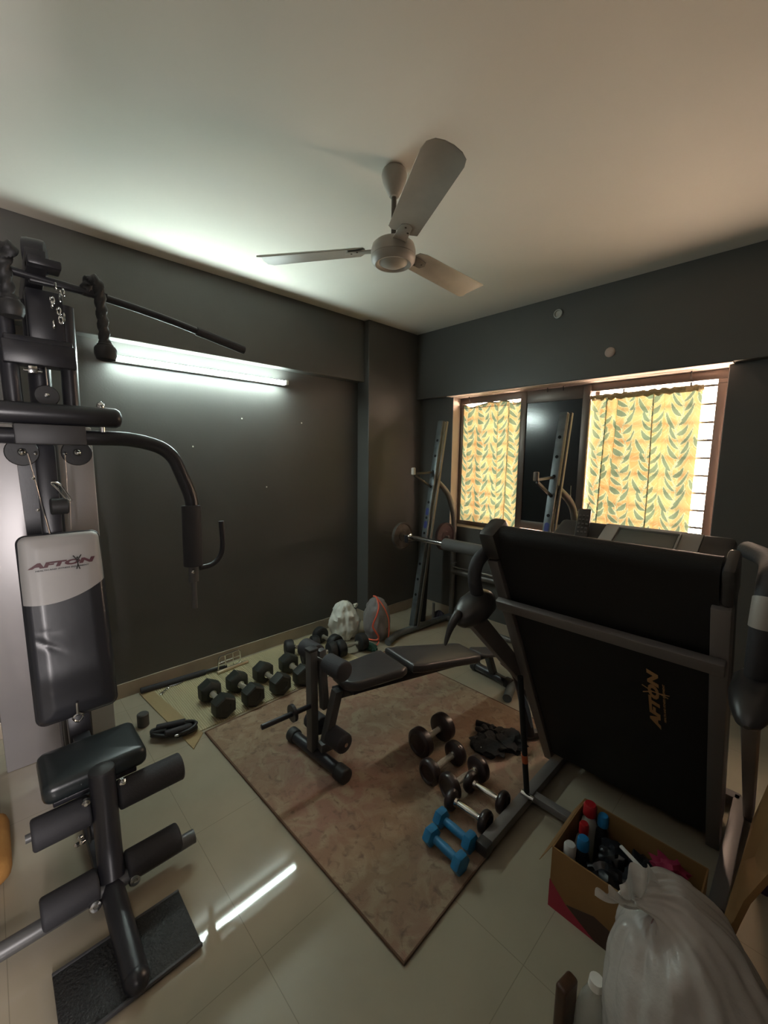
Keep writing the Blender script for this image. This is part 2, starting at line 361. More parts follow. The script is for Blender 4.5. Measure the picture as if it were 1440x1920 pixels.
for xx in (1.215, 1.835): obj('window_mullion', MB().box((xx, 3.508, (z0+z1)/2), (.035, .05, z1-z0-.09), .002), ALU, win)
gr = MB(); zz = z0+.09
while zz < z1-.05: gr.box(((x0+x1)/2, 3.470, zz), (x1-x0, .008, .015)); zz += .118
for k in range(5): gr.box((x0+.22+k*.41, 3.477, (z0+z1)/2), (.012, .006, z1-z0-.02))
obj('window_grille', gr, GRILLE, win, smooth=0)
struct('window_sill', MB().box(((WX0+WX1)/2, 3.42, WZ0-.001), (WX1-WX0+.02, .2, .01), .003), SKIRT, parent=win)
# curtains
def leaf_layer(U, V, tw, th, n, L0, W0, ang0, du0, dv0, curl):
    best = np.full(len(U), 9.0); lv = []
    for i in range(n):
        s = -1 if i % 2 else 1; y = i*th/n; ang = math.radians(90-s*(ang0+9*math.sin(i*2.3))); L = L0*(1+.16*math.cos(i*1.7)); sx = tw/2+.02*math.sin(y/th*2*PI)
        lv.append((sx+math.cos(ang)*L*.56, y+math.sin(ang)*L*.56, ang+s*.12, L, W0*(1+.2*math.sin(i*1.3)), s))
    U = U+du0; V = V+dv0; col = np.floor(U/tw)
    for du in (-1, 0, 1):
        c = col+du; shift = np.mod(c, 2)*.13
        for (lx, ly, a, L, W, s) in lv:
            x = U-c*tw-lx; yy = np.mod(V+shift-ly+th/2, th)-th/2
            xa = x*math.cos(a)+yy*math.sin(a); ya = -x*math.sin(a)+yy*math.cos(a)+s*curl*(1-(xa/(L*.5))**2)
            t = xa/(L*.52); wv = W*np.clip(1-t*t, 0, None)**.75*(1.1-.35*t)
            best = np.minimum(best, np.where(np.abs(t) < 1.05, np.abs(ya)-wv, 9.0))
        sxv = tw/2+.02*np.sin(np.mod(V+shift, th)/th*2*PI)
        best = np.minimum(best, np.abs(U-c*tw-sxv)-.0012)
    return best
def leaf_colors(U, V):
    yel = np.array((.82, .75, .37)); org = np.array((.82, .58, .26)); grn = np.array((.27, .42, .29)); pale = np.array((.90, .97, .70)); amb = np.array((.80, .68, .34))
    nz = np.array([noise.noise(Vector((u*8, v*5, 3.3))) for u, v in zip(U, V)])
    f = np.clip((nz+.02)*3.0, 0, 1)[:, None]; base = yel*(1-f)+org*f
    b2 = leaf_layer(U, V, .17, .26, 7, .12, .014, 48, .06, .10, .016)
    base = np.where(((b2 >= 0) & (b2 < .003))[:, None], pale*.6+base*.4, base); base = np.where((b2 < 0)[:, None], amb*.5+base*.5, base)
    b1 = leaf_layer(U, V, .20, .29, 9, .105, .0125, 44, 0, 0, .012)
    base = np.where(((b1 >= 0) & (b1 < .0036))[:, None], pale, base); return np.where((b1 < 0)[:, None], grn, base)
CUR = bpy.data.materials.new('curtain_cotton'); CUR.use_nodes = True; nt = CUR.node_tree; b = nt.nodes['Principled BSDF']; b.inputs['Roughness'].default_value = .9; b.inputs['Specular IOR Level'].default_value = .1
at = nt.nodes.new('ShaderNodeAttribute'); at.attribute_name = 'print'; nt.links.new(at.outputs[0], b.inputs['Base Color'])
tl = nt.nodes.new('ShaderNodeBsdfTranslucent'); nt.links.new(at.outputs[0], tl.inputs[0])
trn = nt.nodes.new('ShaderNodeBsdfTransparent'); nt.links.new(at.outputs[0], trn.inputs[0])
m1 = nt.nodes.new('ShaderNodeMixShader'); m1.inputs[0].default_value = .014; nt.links.new(b.outputs[0], m1.inputs[1]); nt.links.new(tl.outputs[0], m1.inputs[2])
m2 = nt.nodes.new('ShaderNodeMixShader'); m2.inputs[0].default_value = .0012; nt.links.new(m1.outputs[0], m2.inputs[1]); nt.links.new(trn.outputs[0], m2.inputs[2])
nt.links.new(m2.outputs[0], nt.nodes['Material Output'].inputs[0])
def curtain(name, xa, xb, top, bot, y, folds, label, topfn, leftfn=lambda t: 0, rightfn=lambda t: 0):
    nx, nz_ = 230, 300; V = []; US = []; VS = []
    for j in range(nz_+1):
        t = j/nz_
        for i in range(nx+1):
            s = i/nx; L = xa+leftfn(t); R_ = xb+rightfn(t); x = L+(R_-L)*s; zt = top+topfn(s); z = zt+(bot-zt)*t
            d = 0
            for c, wd, am in folds: d -= am*math.exp(-((s-c-.012*math.sin(t*3+c*9))/wd)**2)*(.6+.4*(1-t))
            d += .004*math.sin(s*37+t*2)+.004*noise.noise(Vector((s*6, t*4, y)))
            for c, wd, am in folds: cc_ = c+.012*math.sin(t*3+c*9); x -= (s-cc_)*(R_-L)*2.1*math.exp(-((s-cc_)/(wd*.8))**2)*min(1, am/.03)
            V.append((x, y+d, z)); US.append(s*(xb-xa)*1.18+.0*d); VS.append(z-.013*math.sin(s*20))
    F = [(j*(nx+1)+i, j*(nx+1)+i+1, (j+1)*(nx+1)+i+1, (j+1)*(nx+1)+i) for j in range(nz_) for i in range(nx)]
    me = bpy.data.meshes.new(name); me.from_pydata(V, [], F); me.materials.append(CUR)
    a = me.color_attributes.new('print', 'FLOAT_COLOR', 'POINT'); c = leaf_colors(np.array(US), np.array(VS))
    a.data.foreach_set('color', np.concatenate([c, np.ones((len(c), 1))], 1).ravel().astype(np.float32))
    me.polygons.foreach_set('use_smooth', [True]*len(F))
    o = bpy.data.objects.new(name, me); COL.objects.link(o); return tag(o, label, 'curtain', 'leaf print curtains')
def t1(s): return -.004+(-.028*math.exp(-((s-.2)/.13)**2))+(-.03*math.exp(-((s-.88)/.07)**2 if s > .8 else -99))+.004*math.sin(s*30)
ca = curtain('window_curtain', .58, 1.262, 2.135, .98, 3.450, [(.62, .03, .02), (.78, .025, .035), (.3, .05, .01), (.12, .03, .012)],
    'yellow leaf print curtain with sagging top left of the dark glass sash', t1, leftfn=lambda t: .0)
cb = curtain('window_curtain', 1.80, 2.505, 2.075, .985, 3.450, [(.17, .03, .04), (.28, .02, .02), (.62, .025, .03), (.70, .015, .015), (.45, .05, .01)],
    'yellow leaf print curtain on the right of the dark glass sash, light beside it', lambda s: .003*math.sin(s*40)+.008*s)
HEM = mat('curtain_hem', (.26, .22, .12), .9, bump=.6, bscale=90)
hp = [(1.81+.70*i/30, 3.438+.004*math.sin(i*2.1), 2.088+.008*i/30+.004*math.sin(i*1.9)) for i in range(31)]
obj('gathered_heading', MB().tube(hp, .021, 10, rfun=lambda th, L: 1+.25*math.sin(L*160+th)), HEM, cb, label='crumpled olive heading')
hp = [(.585+.67*i/30, 3.45, 2.137+t1(i/30)) for i in range(31)]
obj('gathered_heading', MB().tube(hp, .006, 8), HEM, ca)
wr = thing('curtain_wire', (WX0, 3.40, 2.11), 'thin dark curtain wire hooked across the top of the window', 'wire')
obj('wire', MB().tube([(WX0+.005, 3.44, 2.10), (1.5, 3.44, 2.092), (WX1-.005, 3.44, 2.115)], .002, 6), GRILLE, wr)
for xx in (.70, 1.47, 1.60, 2.44): obj('hook', MB().tube(fillet([(xx, 3.40, WZ1-.004), (xx, 3.40, WZ1-.03), (xx, 3.42, WZ1-.05)], .01), .004, 6), GRILLE, wr)
# wall fittings
tag(obj('pipe_sleeve', MB().lathe([(0, .033), (.012, .033), (.014, .025), (.004, .022), (.002, .0)], (1.59, YW, 2.715), (0, -1, 0), 20), mat('pvc_grey', (.45, .46, .42), .5), loc=(1.59, YW, 2.715)), 'open grey pipe sleeve in the dark beam near the ceiling', 'pipe')
tag(obj('round_blanking_cap', MB().lathe([(0, .034), (.006, .034), (.012, .028), (.015, .012), (.015, 0)], (1.98, YW, 2.37), (0, -1, 0), 20), mat('cap_beige', (.55, .42, .36), .5), loc=(1.98, YW, 2.37)), 'round pale blanking cap on the beam just over the window', 'cap')
for (yy, zz, lb) in ((1.44, 1.9, 'white plug hole on the grey wall under the middle of the tube light'), (1.97, 1.9, 'white plug hole on the grey wall right of the end of the tube light'), (1.07, 1.68, 'white plug hole on the grey wall just above the press arm bend'), (1.63, 1.37, 'lowest white plug hole on the grey wall')):
    tag(obj('wall_plug', MB().lathe([(0, .006), (.004, .005), (.005, .001)], (0, yy, zz), (1, 0, 0), 8), WHITEP, loc=(0, yy, zz)), lb, 'wall plug', 'white plugs in the left wall')
# tube light
tb = thing('tube_light', (.0, 1.19, 2.2), 'glowing cool white tube light batten on the grey wall under the beam', 'lamp')
obj('batten', MB().box((.022, 1.19, 2.20), (.044, 1.24, .034), .004), WHITEP, tb)
TUBEM = mat('tube_glow', (.9, .95, .9), .4, emis=(.82, 1.0, .95), es=TUBE)
obj('light_tube', MB().rod((.068, .60, 2.20), (.068, 1.775, 2.20), .014, 16, .005), TUBEM, tb)
for yy in (.585, 1.79): obj('end_cap', MB().box((.044, yy, 2.20), (.086, .024, .036), .004), WHITEP, tb)
# ---------------------------------------------------------------- ceiling fan
fx, fy = 1.686, 1.372
fan = thing('ceiling_fan', (fx, fy, H), 'off-white three blade ceiling fan hanging over the bench', 'fan')
obj('canopy', MB().lathe([(0, .044), (-.008, .052), (-.025, .055), (-.05, .050), (-.085, .034), (-.108, .020), (-.112, .0)], (fx, fy, H), n=28), FANM, fan)
obj('downrod', MB().rod((fx, fy, H-.10), (fx, fy, 2.56), .011), FANR, fan)
obj('motor_housing', MB().lathe([(.058, .0), (.058, .03), (.045, .05), (.036, .078), (.024, .092), (.0, .098), (-.022, .098), (-.026, .092), (-.026, .0)], (fx, fy, 2.515), n=40), FANM, fan)
obj('bottom_cover', MB().lathe([(.0, .098), (-.014, .096), (-.024, .088), (-.03, .079), (-.028, .07), (-.022, .063), (-.034, .04), (-.04, .02), (-.041, 0)], (fx, fy, 2.491), n=40), FANM, fan)
for k, a in enumerate((91, -30, -143.5)):
    A = math.radians(a); d = Vector((math.cos(A), math.sin(A), 0)); s_ = Vector((-d.y, d.x, 0)); tilt = math.radians(-12)
    q = s_*math.cos(tilt)+Vector((0, 0, math.sin(tilt))); nn = d.cross(q); o0 = Vector((fx, fy, 2.527))
    out = densify([(.13, -.045), (.16, -.064), (.59, -.076), (.618, -.068), (.628, -.045), (.622, .045), (.614, .064), (.59, .070), (.16, .060), (.13, .035)], .03)
    bl = MB().pad(out, o0-nn*.0015, d, q, nn, .003, .0014, .0, rf=None)
    for i, p in enumerate(bl.v):   # camber
        l = (p-o0).dot(q); bl.v[i] = p-nn*(.02*(l/.07)**2-.01)
    bo = obj('fan_blade', bl, FANM, fan)
    obj('blade_bracket', MB().pad(densify([(.085, -.03), (.20, -.022), (.215, 0), (.20, .022), (.085, .03)], .03), o0+nn*.004+Vector((0,0,-.012)), d, q, nn, .004, .001, 0), FANR if k == 0 else FANM, bo)
    for px, py in ((.19, .0), (.16, .018)): obj('screw', MB().lathe([(0, .005), (-.004, .004), (-.005, 0)], o0+d*px+q*py-nn*.002-Vector((0, 0, .004)), nn, 8), FANR, bo)
# ---------------------------------------------------------------- multi gym
GY = .20
gym = thing('multi_gym', (.9, GY, 0), 'black multi gym with silver shroud, backrest, press arms and footplate by the left wall', 'gym machine')
R_ = lambda n, mb, mt, p=gym, **k: obj(n, mb, mt, p, **k)
R_('weight_shroud', MB().box((.36, GY-.0155, .88), (.03, .475, 1.76), .006), SILV)
R_('base_frame', MB().beam((.42, GY, .03), (1.50, GY, .03), .06, .05), BLKM)
R_('main_post', MB().tube([(.72, GY, .05), (.72, GY, 2.25)], .04, 20), BLKM)
R_('weight_stack', MB().box((.60, GY+.02, .45), (.14, .12, .7), .005), BLKM)
R_('support_bracket', MB().poly([(.60, GY-.10, 1.62), (.60, GY-.04, 1.62), (.60, GY-.03, 1.2), (.60, GY-.09, 1.2)], (1, 0, 0), .03), BLKM)
for s in (-1, 1): R_('upper_post', MB().tube([(.78, GY+s*.095, 1.80), (.78, GY+s*.10, 2.24)], .031, 18), BLKM)
R_('guide_plate', MB().box((.80, GY+.0, 2.02), (.09, .235, .09), .006), BLKM)
R_('top_mount', MB().box((.79, GY+.03, 2.16), (.07, .12, .24), .01).box((.80, GY, 2.06), (.08, .22, .05), .008), BLKM)
R_('guide_plate', MB().box((.75, GY-.10, 2.16), (.05, .05, .26), .006), BLKM)
R_('top_boom', MB().beam((.55, GY, 2.29), (.98, GY, 2.34), .06, .07).box((.98, GY+.02, 2.32), (.09, .10, .03), .006), BLKM)
tp = R_('top_pulley', MB().lathe([(-.02, .052), (-.014, .055), (-.006, .045), (.006, .045), (.014, .055), (.02, .052)], (.80, GY, 2.40), (0, 1, 0), 24), RUBB)
obj('pulley_cover', MB().lathe([(-.036, .048), (-.034, .060), (-.020, .063), (.020, .063), (.034, .060), (.036, .048)], (.81, GY+.015, 2.405), (.25, 1, 0), 30), BLKM, tp)
R_('lat_bar_rest', MB().beam((.90, GY-.02, 2.285), (.90, GY+.235, 2.285), .035, .02).rod((.90, GY+.20, 2.28), (.90, GY+.20, 2.36), .008), BLKM)
for s in (-1, 1): R_('side_pulley', MB().lathe([(-.012, .052), (-.008, .055), (-.003, .044), (.003, .044), (.008, .055), (.012, .052)], (.84, GY+s*.09, 1.625), (1, 0, 0), 26), RUBB)
for s in (-1, 1): R_('pulley_bolt', MB().lathe([(0, .016), (.012, .014), (.02, .008), (.022, 0)], (.855, GY+s*.09, 1.625), (1, 0, 0), 12), CHROME)
R_('middle_pulley', MB().lathe([(-.012, .04), (-.008, .043), (-.003, .034), (.003, .034), (.008, .043), (.012, .04)], (.80, GY+.01, 1.86), (1, 0, 0), 24), RUBB)
R_('pulley_bolt', MB().lathe([(0, .01), (.01, .009), (.014, 0)], (.813, GY+.01, 1.86), (1, 0, 0), 10), CHROME)
R_('pulley_shackle', MB().box((.84, GY-.03, 1.955), (.02, .03, .03), .004).rod((.84, GY-.06, 1.95), (.84, GY-.0, 1.95), .006), CHROME)
R_('cross_tube', MB().rod((.93, GY-.25, 1.775), (.93, GY+.25, 1.775), .042, 22, .03), BLKM)
for s in (-1, 1): R_('cross_tube_bolt', MB().lathe([(0, .014), (.01, .016), (.02, .012), (.026, .004)], (.93, GY+s*.175, 1.815), (0, 0, 1), 12).lathe([(0, .012), (-.03, .012)], (.93, GY+s*.175, 1.74), (0, 0, 1), 10), CHROME)
R_('hinge_block', MB().box((.915, GY, 1.695), (.09, .225, .078), .006), DGREY)
for s in (1, -1):
    pa = fillet([(.92, GY+s*.10, 1.688), (.93, GY+s*.30, 1.688), (.945, GY+s*.44, 1.64), (.96, GY+s*.515, 1.42), (.96, GY+s*.518, 1.33)], .13, 9)
    arm = R_('press_arm', MB().tube(pa, .031, 18), BLKM)
    obj('grip_foam', MB().rod((.962, GY+s*.512, 1.375), (.985, GY+s*.500, 1.075), .044, 20, .006), FOAM, arm)
    obj('arm_end', MB().rod((.985, GY+s*.50, 1.075), (.99, GY+s*.496, 1.00), .023, 16).rod((.99, GY+s*.496, 1.0), (1.0, GY+s*.493, .865), .013, 14), GREYM, arm)
    hk = curve([(.988, GY+s*.53, 1.062), (.985, GY+s*.59, 1.067), (.98, GY+s*.635, 1.10), (.98, GY+s*.652, 1.16), (.98, GY+s*.65, 1.285)], 6)
    obj('hook_handle', MB().tube(hk, .0135, 12), BLKM, arm)
    obj('lock_bolt', MB().lathe([(0, .009), (.014, .008), (.018, 0)], (1.008, GY+s*.49, 1.055), (1, -.3, 0), 10), CHROME, arm)
# front post, cables and carabiner
R_('front_post', MB().beam((.80, GY-.015, 1.66), (.83, GY-.015, .52), .07, .06, .012, (1, 0, 0)), BLKM)
R_('lower_pulley', MB().lathe([(-.03, .03), (-.026, .034), (.026, .034), (.03, .03)], (.875, GY+.01, 1.40), (0, 1, 0), 20), RUBB)
for y_, z_ in ((GY-.06, 1.39), (GY-.05, 1.62), (GY+.045, 1.62), (GY-.065, 1.52)): R_('frame_bolt', MB().lathe([(0, .007), (.008, .006), (.011, 0)], (.87, y_, z_), (1, 0, 0), 8), CHROME)
CAB = mat('steel_cable', (.30, .29, .28), .35, .7)
R_('cable', MB().tube([(.872, GY-.075, 1.62), (.878, GY-.03, 1.28)], .0028, 6), CAB)
R_('cable', MB().tube([(.872, GY+.045, 1.62), (.878, GY+.04, 1.44)], .0022, 6), CAB)
R_('cable', MB().tube([(.80, GY+.015, 2.36), (.80, GY+.015, 1.9)], .0028, 6), CAB)
R_('carabiner', MB().tube(curve([(.885, GY-.01, 1.50), (.885, GY+.015, 1.495), (.885, GY+.035, 1.46), (.885, GY+.05, 1.425), (.885, GY+.035, 1.43), (.885, GY+.01, 1.47)], 5, True), .004, 8), CHROME)
R_('cable', MB().tube([(.885, GY+.045, 1.425), (.885, GY+.04, 1.30)], .003, 6), CAB)
# chrome chain under the boom
for k in range(9):
    c = Vector((.93+.01*math.sin(k*2), GY+.055+.02*math.sin(k*1.3), 2.27-.018*k)); a = k*1.57
    R_('chain_link', MB().tube([c+Vector((math.cos(a)*.006*math.cos(t)*1.0, math.sin(a)*.006*math.cos(t)+.002, .014*math.sin(t))) for t in [2*PI*i/12 for i in range(13)]], .0032, 7), CHROME)
# backrest
bt = Vector((.85, GY, 1.285)); bb_ = Vector((.985, GY, .515)); dv = (bt-bb_); Lb = dv.length; dv.normalize(); nb = Vector((0, 1, 0)).cross(dv); nb = nb if nb.x > 0 else -nb
bc = (bt+bb_)/2; out = densify(rrect(.285, Lb, .035), .02)
def wr_(x, y):
    q = .010*math.exp(-((y-.0)/.25)**2)
    q -= .0035*math.exp(-(((x+.07)*.75+(y+.07))/.012)**2)*math.exp(-((x+.08)/.04)**2)
    q -= .0016*math.exp(-(((x+.08)*.2+(y+.01))/.010)**2)*math.exp(-((x+.075)/.035)**2)
    q += .008*math.exp(-((y+.20)/.07)**2); return q
def cushion(ylo, yhi, off=0, w2=.1425, nx=40, ny=90):
    mb = MB(); h2 = Lb/2; V = []; F = []
    for j in range(ny+1):
        for i in range(nx+1):
            x = -w2+2*w2*i/nx; lo = ylo(x); y = lo+(yhi-lo)*j/ny
            dx = .1425-abs(x); dy = h2-abs(y); d = min(dx, dy)
            if dx < .035 and dy < .035: d = .035-math.hypot(.035-dx, .035-dy)
            h = .045+.012*min(1, max(0, d)/.06); e_ = max(0, 1-max(d, 0)/.022); h -= .03*e_*e_
            if d < 0: cxx = math.copysign(.1075, x); cyy = math.copysign(h2-.035, y); l = math.hypot(x-cxx, y-cyy); xx = cxx+(x-cxx)*.035/l; yy = cyy+(y-cyy)*.035/l
            else: xx, yy = x, y
            V.append(bc+Vector((0, 1, 0))*xx+dv*yy+nb*(h+wr_(x, y)+off))
    for j in range(ny):
        for i in range(nx): F.append((j*(nx+1)+i, j*(nx+1)+i+1, (j+1)*(nx+1)+i+1, (j+1)*(nx+1)+i))
    return mb.add(V, F)
br = R_('backrest', cushion(lambda x: -Lb/2, Lb/2).add(*(lambda q: (q.v, q.f))(MB().pad(out, bc, (0, 1, 0), dv, nb, .035, .012, .0))), VINYL)
# grey upper panel of the backrest, curved lower edge
yt = Lb/2
obj('grey_panel', cushion(lambda x: yt-.232-.052*(1-((x+.03)/.175)**2)+.016*(x/.139), yt-.004, .0018, .1385, 30, 34), GVIN, br, label='pale grey vinyl upper panel')
LOGO = mat('logo_maroon', (.07, .008, .015), .5); LOGOB = mat('logo_black', (.02, .02, .02), .5)
lm = frame_m(bc+dv*(yt-.130)+nb*.0642-Vector((0, 1, 0))*.004, (0, 1, 0), dv)
obj('logo_text', text_mb('AFTON', .027, lm, .0008, 2.25, .22, .0018, 1.04), LOGO, br)
obj('logo_tagline', text_mb('HEALTH AND FITNESS EQUIPMENT', .0078, lm @ Matrix.Translation((0, -.020, 0)), .0005, 1.45, .2, .0002), LOGOB, br)
fg = MB(); P2 = lambda x, y: lm @ Vector((x, y, .0012)); cx = .052
for a, b in (((cx, .008), (cx, -.014)), ((cx, .004), (cx-.014, .026)), ((cx, .004), (cx+.014, .026)), ((cx, -.012), (cx-.006, -.032)), ((cx, -.012), (cx+.005, -.034))): fg.tube([P2(*a), P2(*b)], .0022, 6)
fg.sphere(P2(cx, .016), .0035, 6); obj('logo_figure', fg, LOGOB, br)
R_('backrest_strut', MB().beam((.90, GY-.0, .62), (.98, GY, .36), .08, .05).beam((.90, GY, .40), (1.12, GY, .40), .06, .05), BLKM)
R_('chain_link', MB().tube(curve([(1.05, GY-.01, .55), (1.05, GY+.008, .535), (1.05, GY-.01, .515), (1.05, GY-.028, .535)], 4, True), .004, 7).rod((1.05, GY-.01, .60), (1.05, GY-.01, .55), .005), CHROME)
# seat: slightly dished, sides turned down
out = densify(rrect(.245, .325, .03), .02)
R_('seat', MB().pad(out, (1.235, GY+.005, .405), (1, 0, 0), (0, 1, 0), (0, 0, 1), .075, .026, .006), VINYLG)
R_('seat_plate', MB().box((1.235, GY, .392), (.2, .26, .02), .004), BLKM)
# leg developer
lg = R_('leg_lever', MB().tube(fillet([(1.375, GY+.012, .475), (1.385, GY+.012, .36), (1.405, GY+.01, .20), (1.46, GY+.005, .10)], .1, 8), .041, 20), BLKM)
obj('lever_cap', MB().lathe([(0, .042), (.008, .040), (.015, .03), (.019, 0)], (1.375, GY+.012, .474), (-.05, 0, 1), 20), RUBB, lg)
for s in (-1, 1): obj('lever_bolt', MB().lathe([(0, .014), (.012, .013), (.018, .006)], (1.40, GY+.012+s*.055, .415 if s > 0 else .40), (1, s*.2, 0), 12), CHROME, lg)
obj('upper_roller_bar', MB().rod((1.36, GY-.21, .335), (1.36, GY+.29, .335), .014), GREYM, lg)
for a, b in ((-.195, -.03), (.055, .285)): obj('foam_roller', MB().rod((1.36, GY+a, .335), (1.36, GY+b, .335), .053, 24, .010), FOAM, lg)
obj('lower_roller_bar', MB().rod((1.47, GY-.32, .085), (1.47, GY+.285, .085), .026, 18), GREYM, lg)
for a, b in ((-.195, -.035), (.05, .235)): obj('foam_roller', MB().rod((1.45, GY+a, .105), (1.45, GY+b, .105), .052, 24, .010), FOAM, lg)
for y_, z_ in ((-.055, .075), (.065, .082)): obj('end_nut', MB().lathe([(0, .02), (.006, .02), (.012, .016), (.013, .008), (.008, .006)], (1.50, GY+y_, z_), (1, 0, .35), 18), CHROME, lg)
R_('ankle_pulley', MB().lathe([(-.014, .045), (-.01, .05), (-.004, .04), (.004, .04), (.01, .05), (.014, .045)], (1.24, GY-.02, .16), (0, 1, 0), 24).box((1.22, GY-.02, .20), (.05, .05, .16), .006), RUBB)
for x_, y_, z_ in ((1.22, GY-.06, .22), (1.27, GY-.055, .17), (1.25, GY-.065, .13), (1.28, GY-.05, .155)): R_('pulley_bolt', MB().lathe([(0, .009), (.012, .008), (.016, 0)], (x_, y_, z_), (.6, -1, .3), 10), CHROME)
# footplate with front stem
R_('front_stem', MB().tube(fillet([(1.47, GY, .095), (1.58, GY, .06), (1.80, GY, .035)], .06, 6), [.040]*1+[.040]*8+[.034], 16, flat=(1, 1)) if False else MB().tube(fillet([(1.44, GY, .085), (1.58, GY, .06), (1.79, GY, .032)], .06, 6), .036, 18), BLKM)
R_('stem_cap', MB().sphere((1.795, GY, .034), .036), BLKM)
TREAD = mat('tread_plate', (.02, .021, .022), .42, bump=.7, bscale=120)
R_('footplate', MB().box((1.705, GY, .011), (.225, .37, .008), .003), TREAD)
R_('footplate_edge', MB().box((1.822, GY, .016), (.010, .37, .014), .003), DGREY); R_('footplate_edge', MB().box((1.588, GY, .012), (.010, .37, .010), .002), DGREY)
# lat bar and ropes
lp = fillet([(.93, -.55, 2.16), (.92, -.16, 2.315), (.90, .41, 2.282), (.90, .66, 2.250), (.90, 1.045, 2.175)], .12, 6)
lat = thing('lat_bar', (.9, GY, 2.31), 'long black lat pulldown bar with bent end resting on top of the gym', 'bar')
obj('bar', MB().tube(lp, .0155, 14), BLKM, lat)
obj('bar_grip', MB().rod((.90, .80, 2.2227), (.90, 1.045, 2.175), .0205, 14, .004), FOAM, lat); obj('bar_grip', MB().rod((.929, -.53, 2.168), (.925, -.30, 2.26), .021, 14, .004), FOAM, lat)
def rope(name, top, bot, label, yo):
    t = thing(name, top, label, 'rope', 'triceps ropes')
    p = curve([(top[0]-.05, top[1]-yo, top[2]-.05), (top[0]-.02, top[1]-yo*.5, top[2]+.0), (top[0]+.02, top[1]+yo*.2, top[2]-.01), (bot[0], bot[1]-.005, (top[2]+bot[2])/2+.05), (bot[0], bot[1], bot[2]+.04)], 14)
    obj('twisted_rope', MB().tube(p, .019, 18, rfun=lambda th, L: 1+.20*math.cos(3*(th-L*46))), RUBB, t)
    obj('rubber_end', MB().lathe([(-.035, .018), (-.03, .034), (-.012, .041), (.012, .041), (.022, .036), (.024, .030), (.030, .030), (.032, .026), (.045, .022)], bot, (0, 0, 1), 22), RUBB, t)
rope('triceps_rope', (.94, GY+.185, 2.325), (.95, GY+.205, 2.045), 'twisted black triceps rope with rubber end hanging over the lat bar, right side', .03)
rope('triceps_rope', (.96, GY-.075, 2.36), (.96, GY-.085, 2.15), 'twisted black triceps rope hanging at the left edge above the gym', .03)
# ---------------------------------------------------------------- rug and mat
rg = thing('area_rug', (1.53, 1.6, 0), 'large faded brown and rose area rug under the bench', 'rug')
rc = [(.745, .80), (2.315, .835), (2.27, 2.34), (.73, 2.33)]
obj('pile', MB().poly([(*p, .001) for p in rc], (0, 0, 1), .008), RUG, rg, smooth=0)
BIND = mat('rug_binding', (.13, .075, .045), .9)
obj('binding', MB().tube([(*p, .006) for p in rc+[rc[0]]], .006, 8), BIND, rg)
mt_ = thing('floor_mat', (.4, 1.4, 0), 'beige ribbed floor mat along the left wall under the dumbbells', 'mat')
mc = [(.03, .625), (.86, .70), (.74, .80), (.72, 2.10), (.03, 2.06)]
obj('woven_field', MB().poly([(.04, .70, .001), (.71, .78, .001), (.70, 2.05, .001), (.04, 2.02, .001)], (0, 0, 1), .005), MAT_RIB, mt_, smooth=0)
obj('border_band', MB().poly([(.03, .625, .001), (.84, .70, .001), (.735, .79, .001), (.71, .78, .001), (.04, .70, .001)], (0, 0, 1), .006), MAT_BORD, mt_, smooth=0)
# ---------------------------------------------------------------- bench
import_y = 1.13
def B(v, w_=0, z=0):      # bench frame: v along the bench, w_ across
    a = math.radians(-8); return Vector((1.385+v*math.sin(-a)+w_*math.cos(a), 1.135+v*math.cos(a)+w_*math.sin(a), z))
BU = (B(1)-B(0)).normalized(); BW = (B(0, 1)-B(0)).normalized()
bn = thing('weight_bench', (1.385, 1.135, 0), 'black adjustable weight bench with leg rollers standing on the rug', 'bench')
ft = obj('front_foot', MB().rod((1.17, 1.14, .042), (1.56, 1.16, .042), .031, 20), BLKM, bn)
for a, b in (((1.135, 1.138, .042), (1.19, 1.141, .042)), ((1.54, 1.159, .042), (1.615, 1.163, .042))): obj('rubber_foot', MB().rod(a, b, .040, 20, .010), RUBB, ft)
obj('front_post', MB().beam((1.352, 1.14, .06), (1.352, 1.14, .62), .045, .05, .005, (1, 0, 0)), GREYM, bn)
obj('post_cap', MB().box((1.352, 1.14, .627), (.052, .056, .016), .004), RUBB, bn)
obj('leg_developer_tube', MB().beam((1.365, 1.19, .615), (1.385, 1.195, .29), .04, .04, .005, (1, 0, 0)), GREYM, bn)
obj('roller_bar', MB().rod((1.25, 1.165, .575), (1.52, 1.175, .575), .011), CHROME, bn)
for a, b in ((1.41, 1.55),): obj('foam_roller', MB().rod((a, 1.20, .555), (b, 1.205, .555), .052, 22, .010), FOAM, bn)
obj('foam_roller', MB().rod((1.19, 1.20, .565), (1.32, 1.205, .565), .050, 22, .010), FOAM, bn)
obj('roller_bar', MB().rod((1.24, 1.21, .145), (1.54, 1.22, .145), .011), CHROME, bn)
for a, b in ((1.415, 1.53), (1.22, 1.33)): obj('foam_roller', MB().rod((a, 1.215, .145), (b, 1.22, .145), .052, 22, .010), FOAM, bn)
obj('weight_peg', MB().rod((1.35, .85, .325), (1.365, 1.12, .325), .0135, 14, .004), BLKM, bn)
obj('peg_collar', MB().lathe([(-.008, .044), (.008, .044)], (1.355, 1.02, .325), (0.05, 1, 0), 22), BLKM, bn)
obj('seat_post', MB().beam(B(.10, .03, .30) if False else (1.44, 1.24, .40), (1.40, 1.19, .10), .05, .045, .005, (1, 0, 0)).beam((1.40, 1.15, .09), (1.41, 1.22, .09), .05, .05), GREYM, bn)
obj('main_beam', MB().beam(B(.10, .02, .375), B(1.38, .0, .235), .05, .055, .005), BLKM, bn)
obj('seat_bracket', MB().beam(B(.18, -.04, .385), B(.5, -.04, .385), .03, .03).beam(B(.18, .08, .385), B(.5, .08, .385), .03, .03), BLKM, bn)
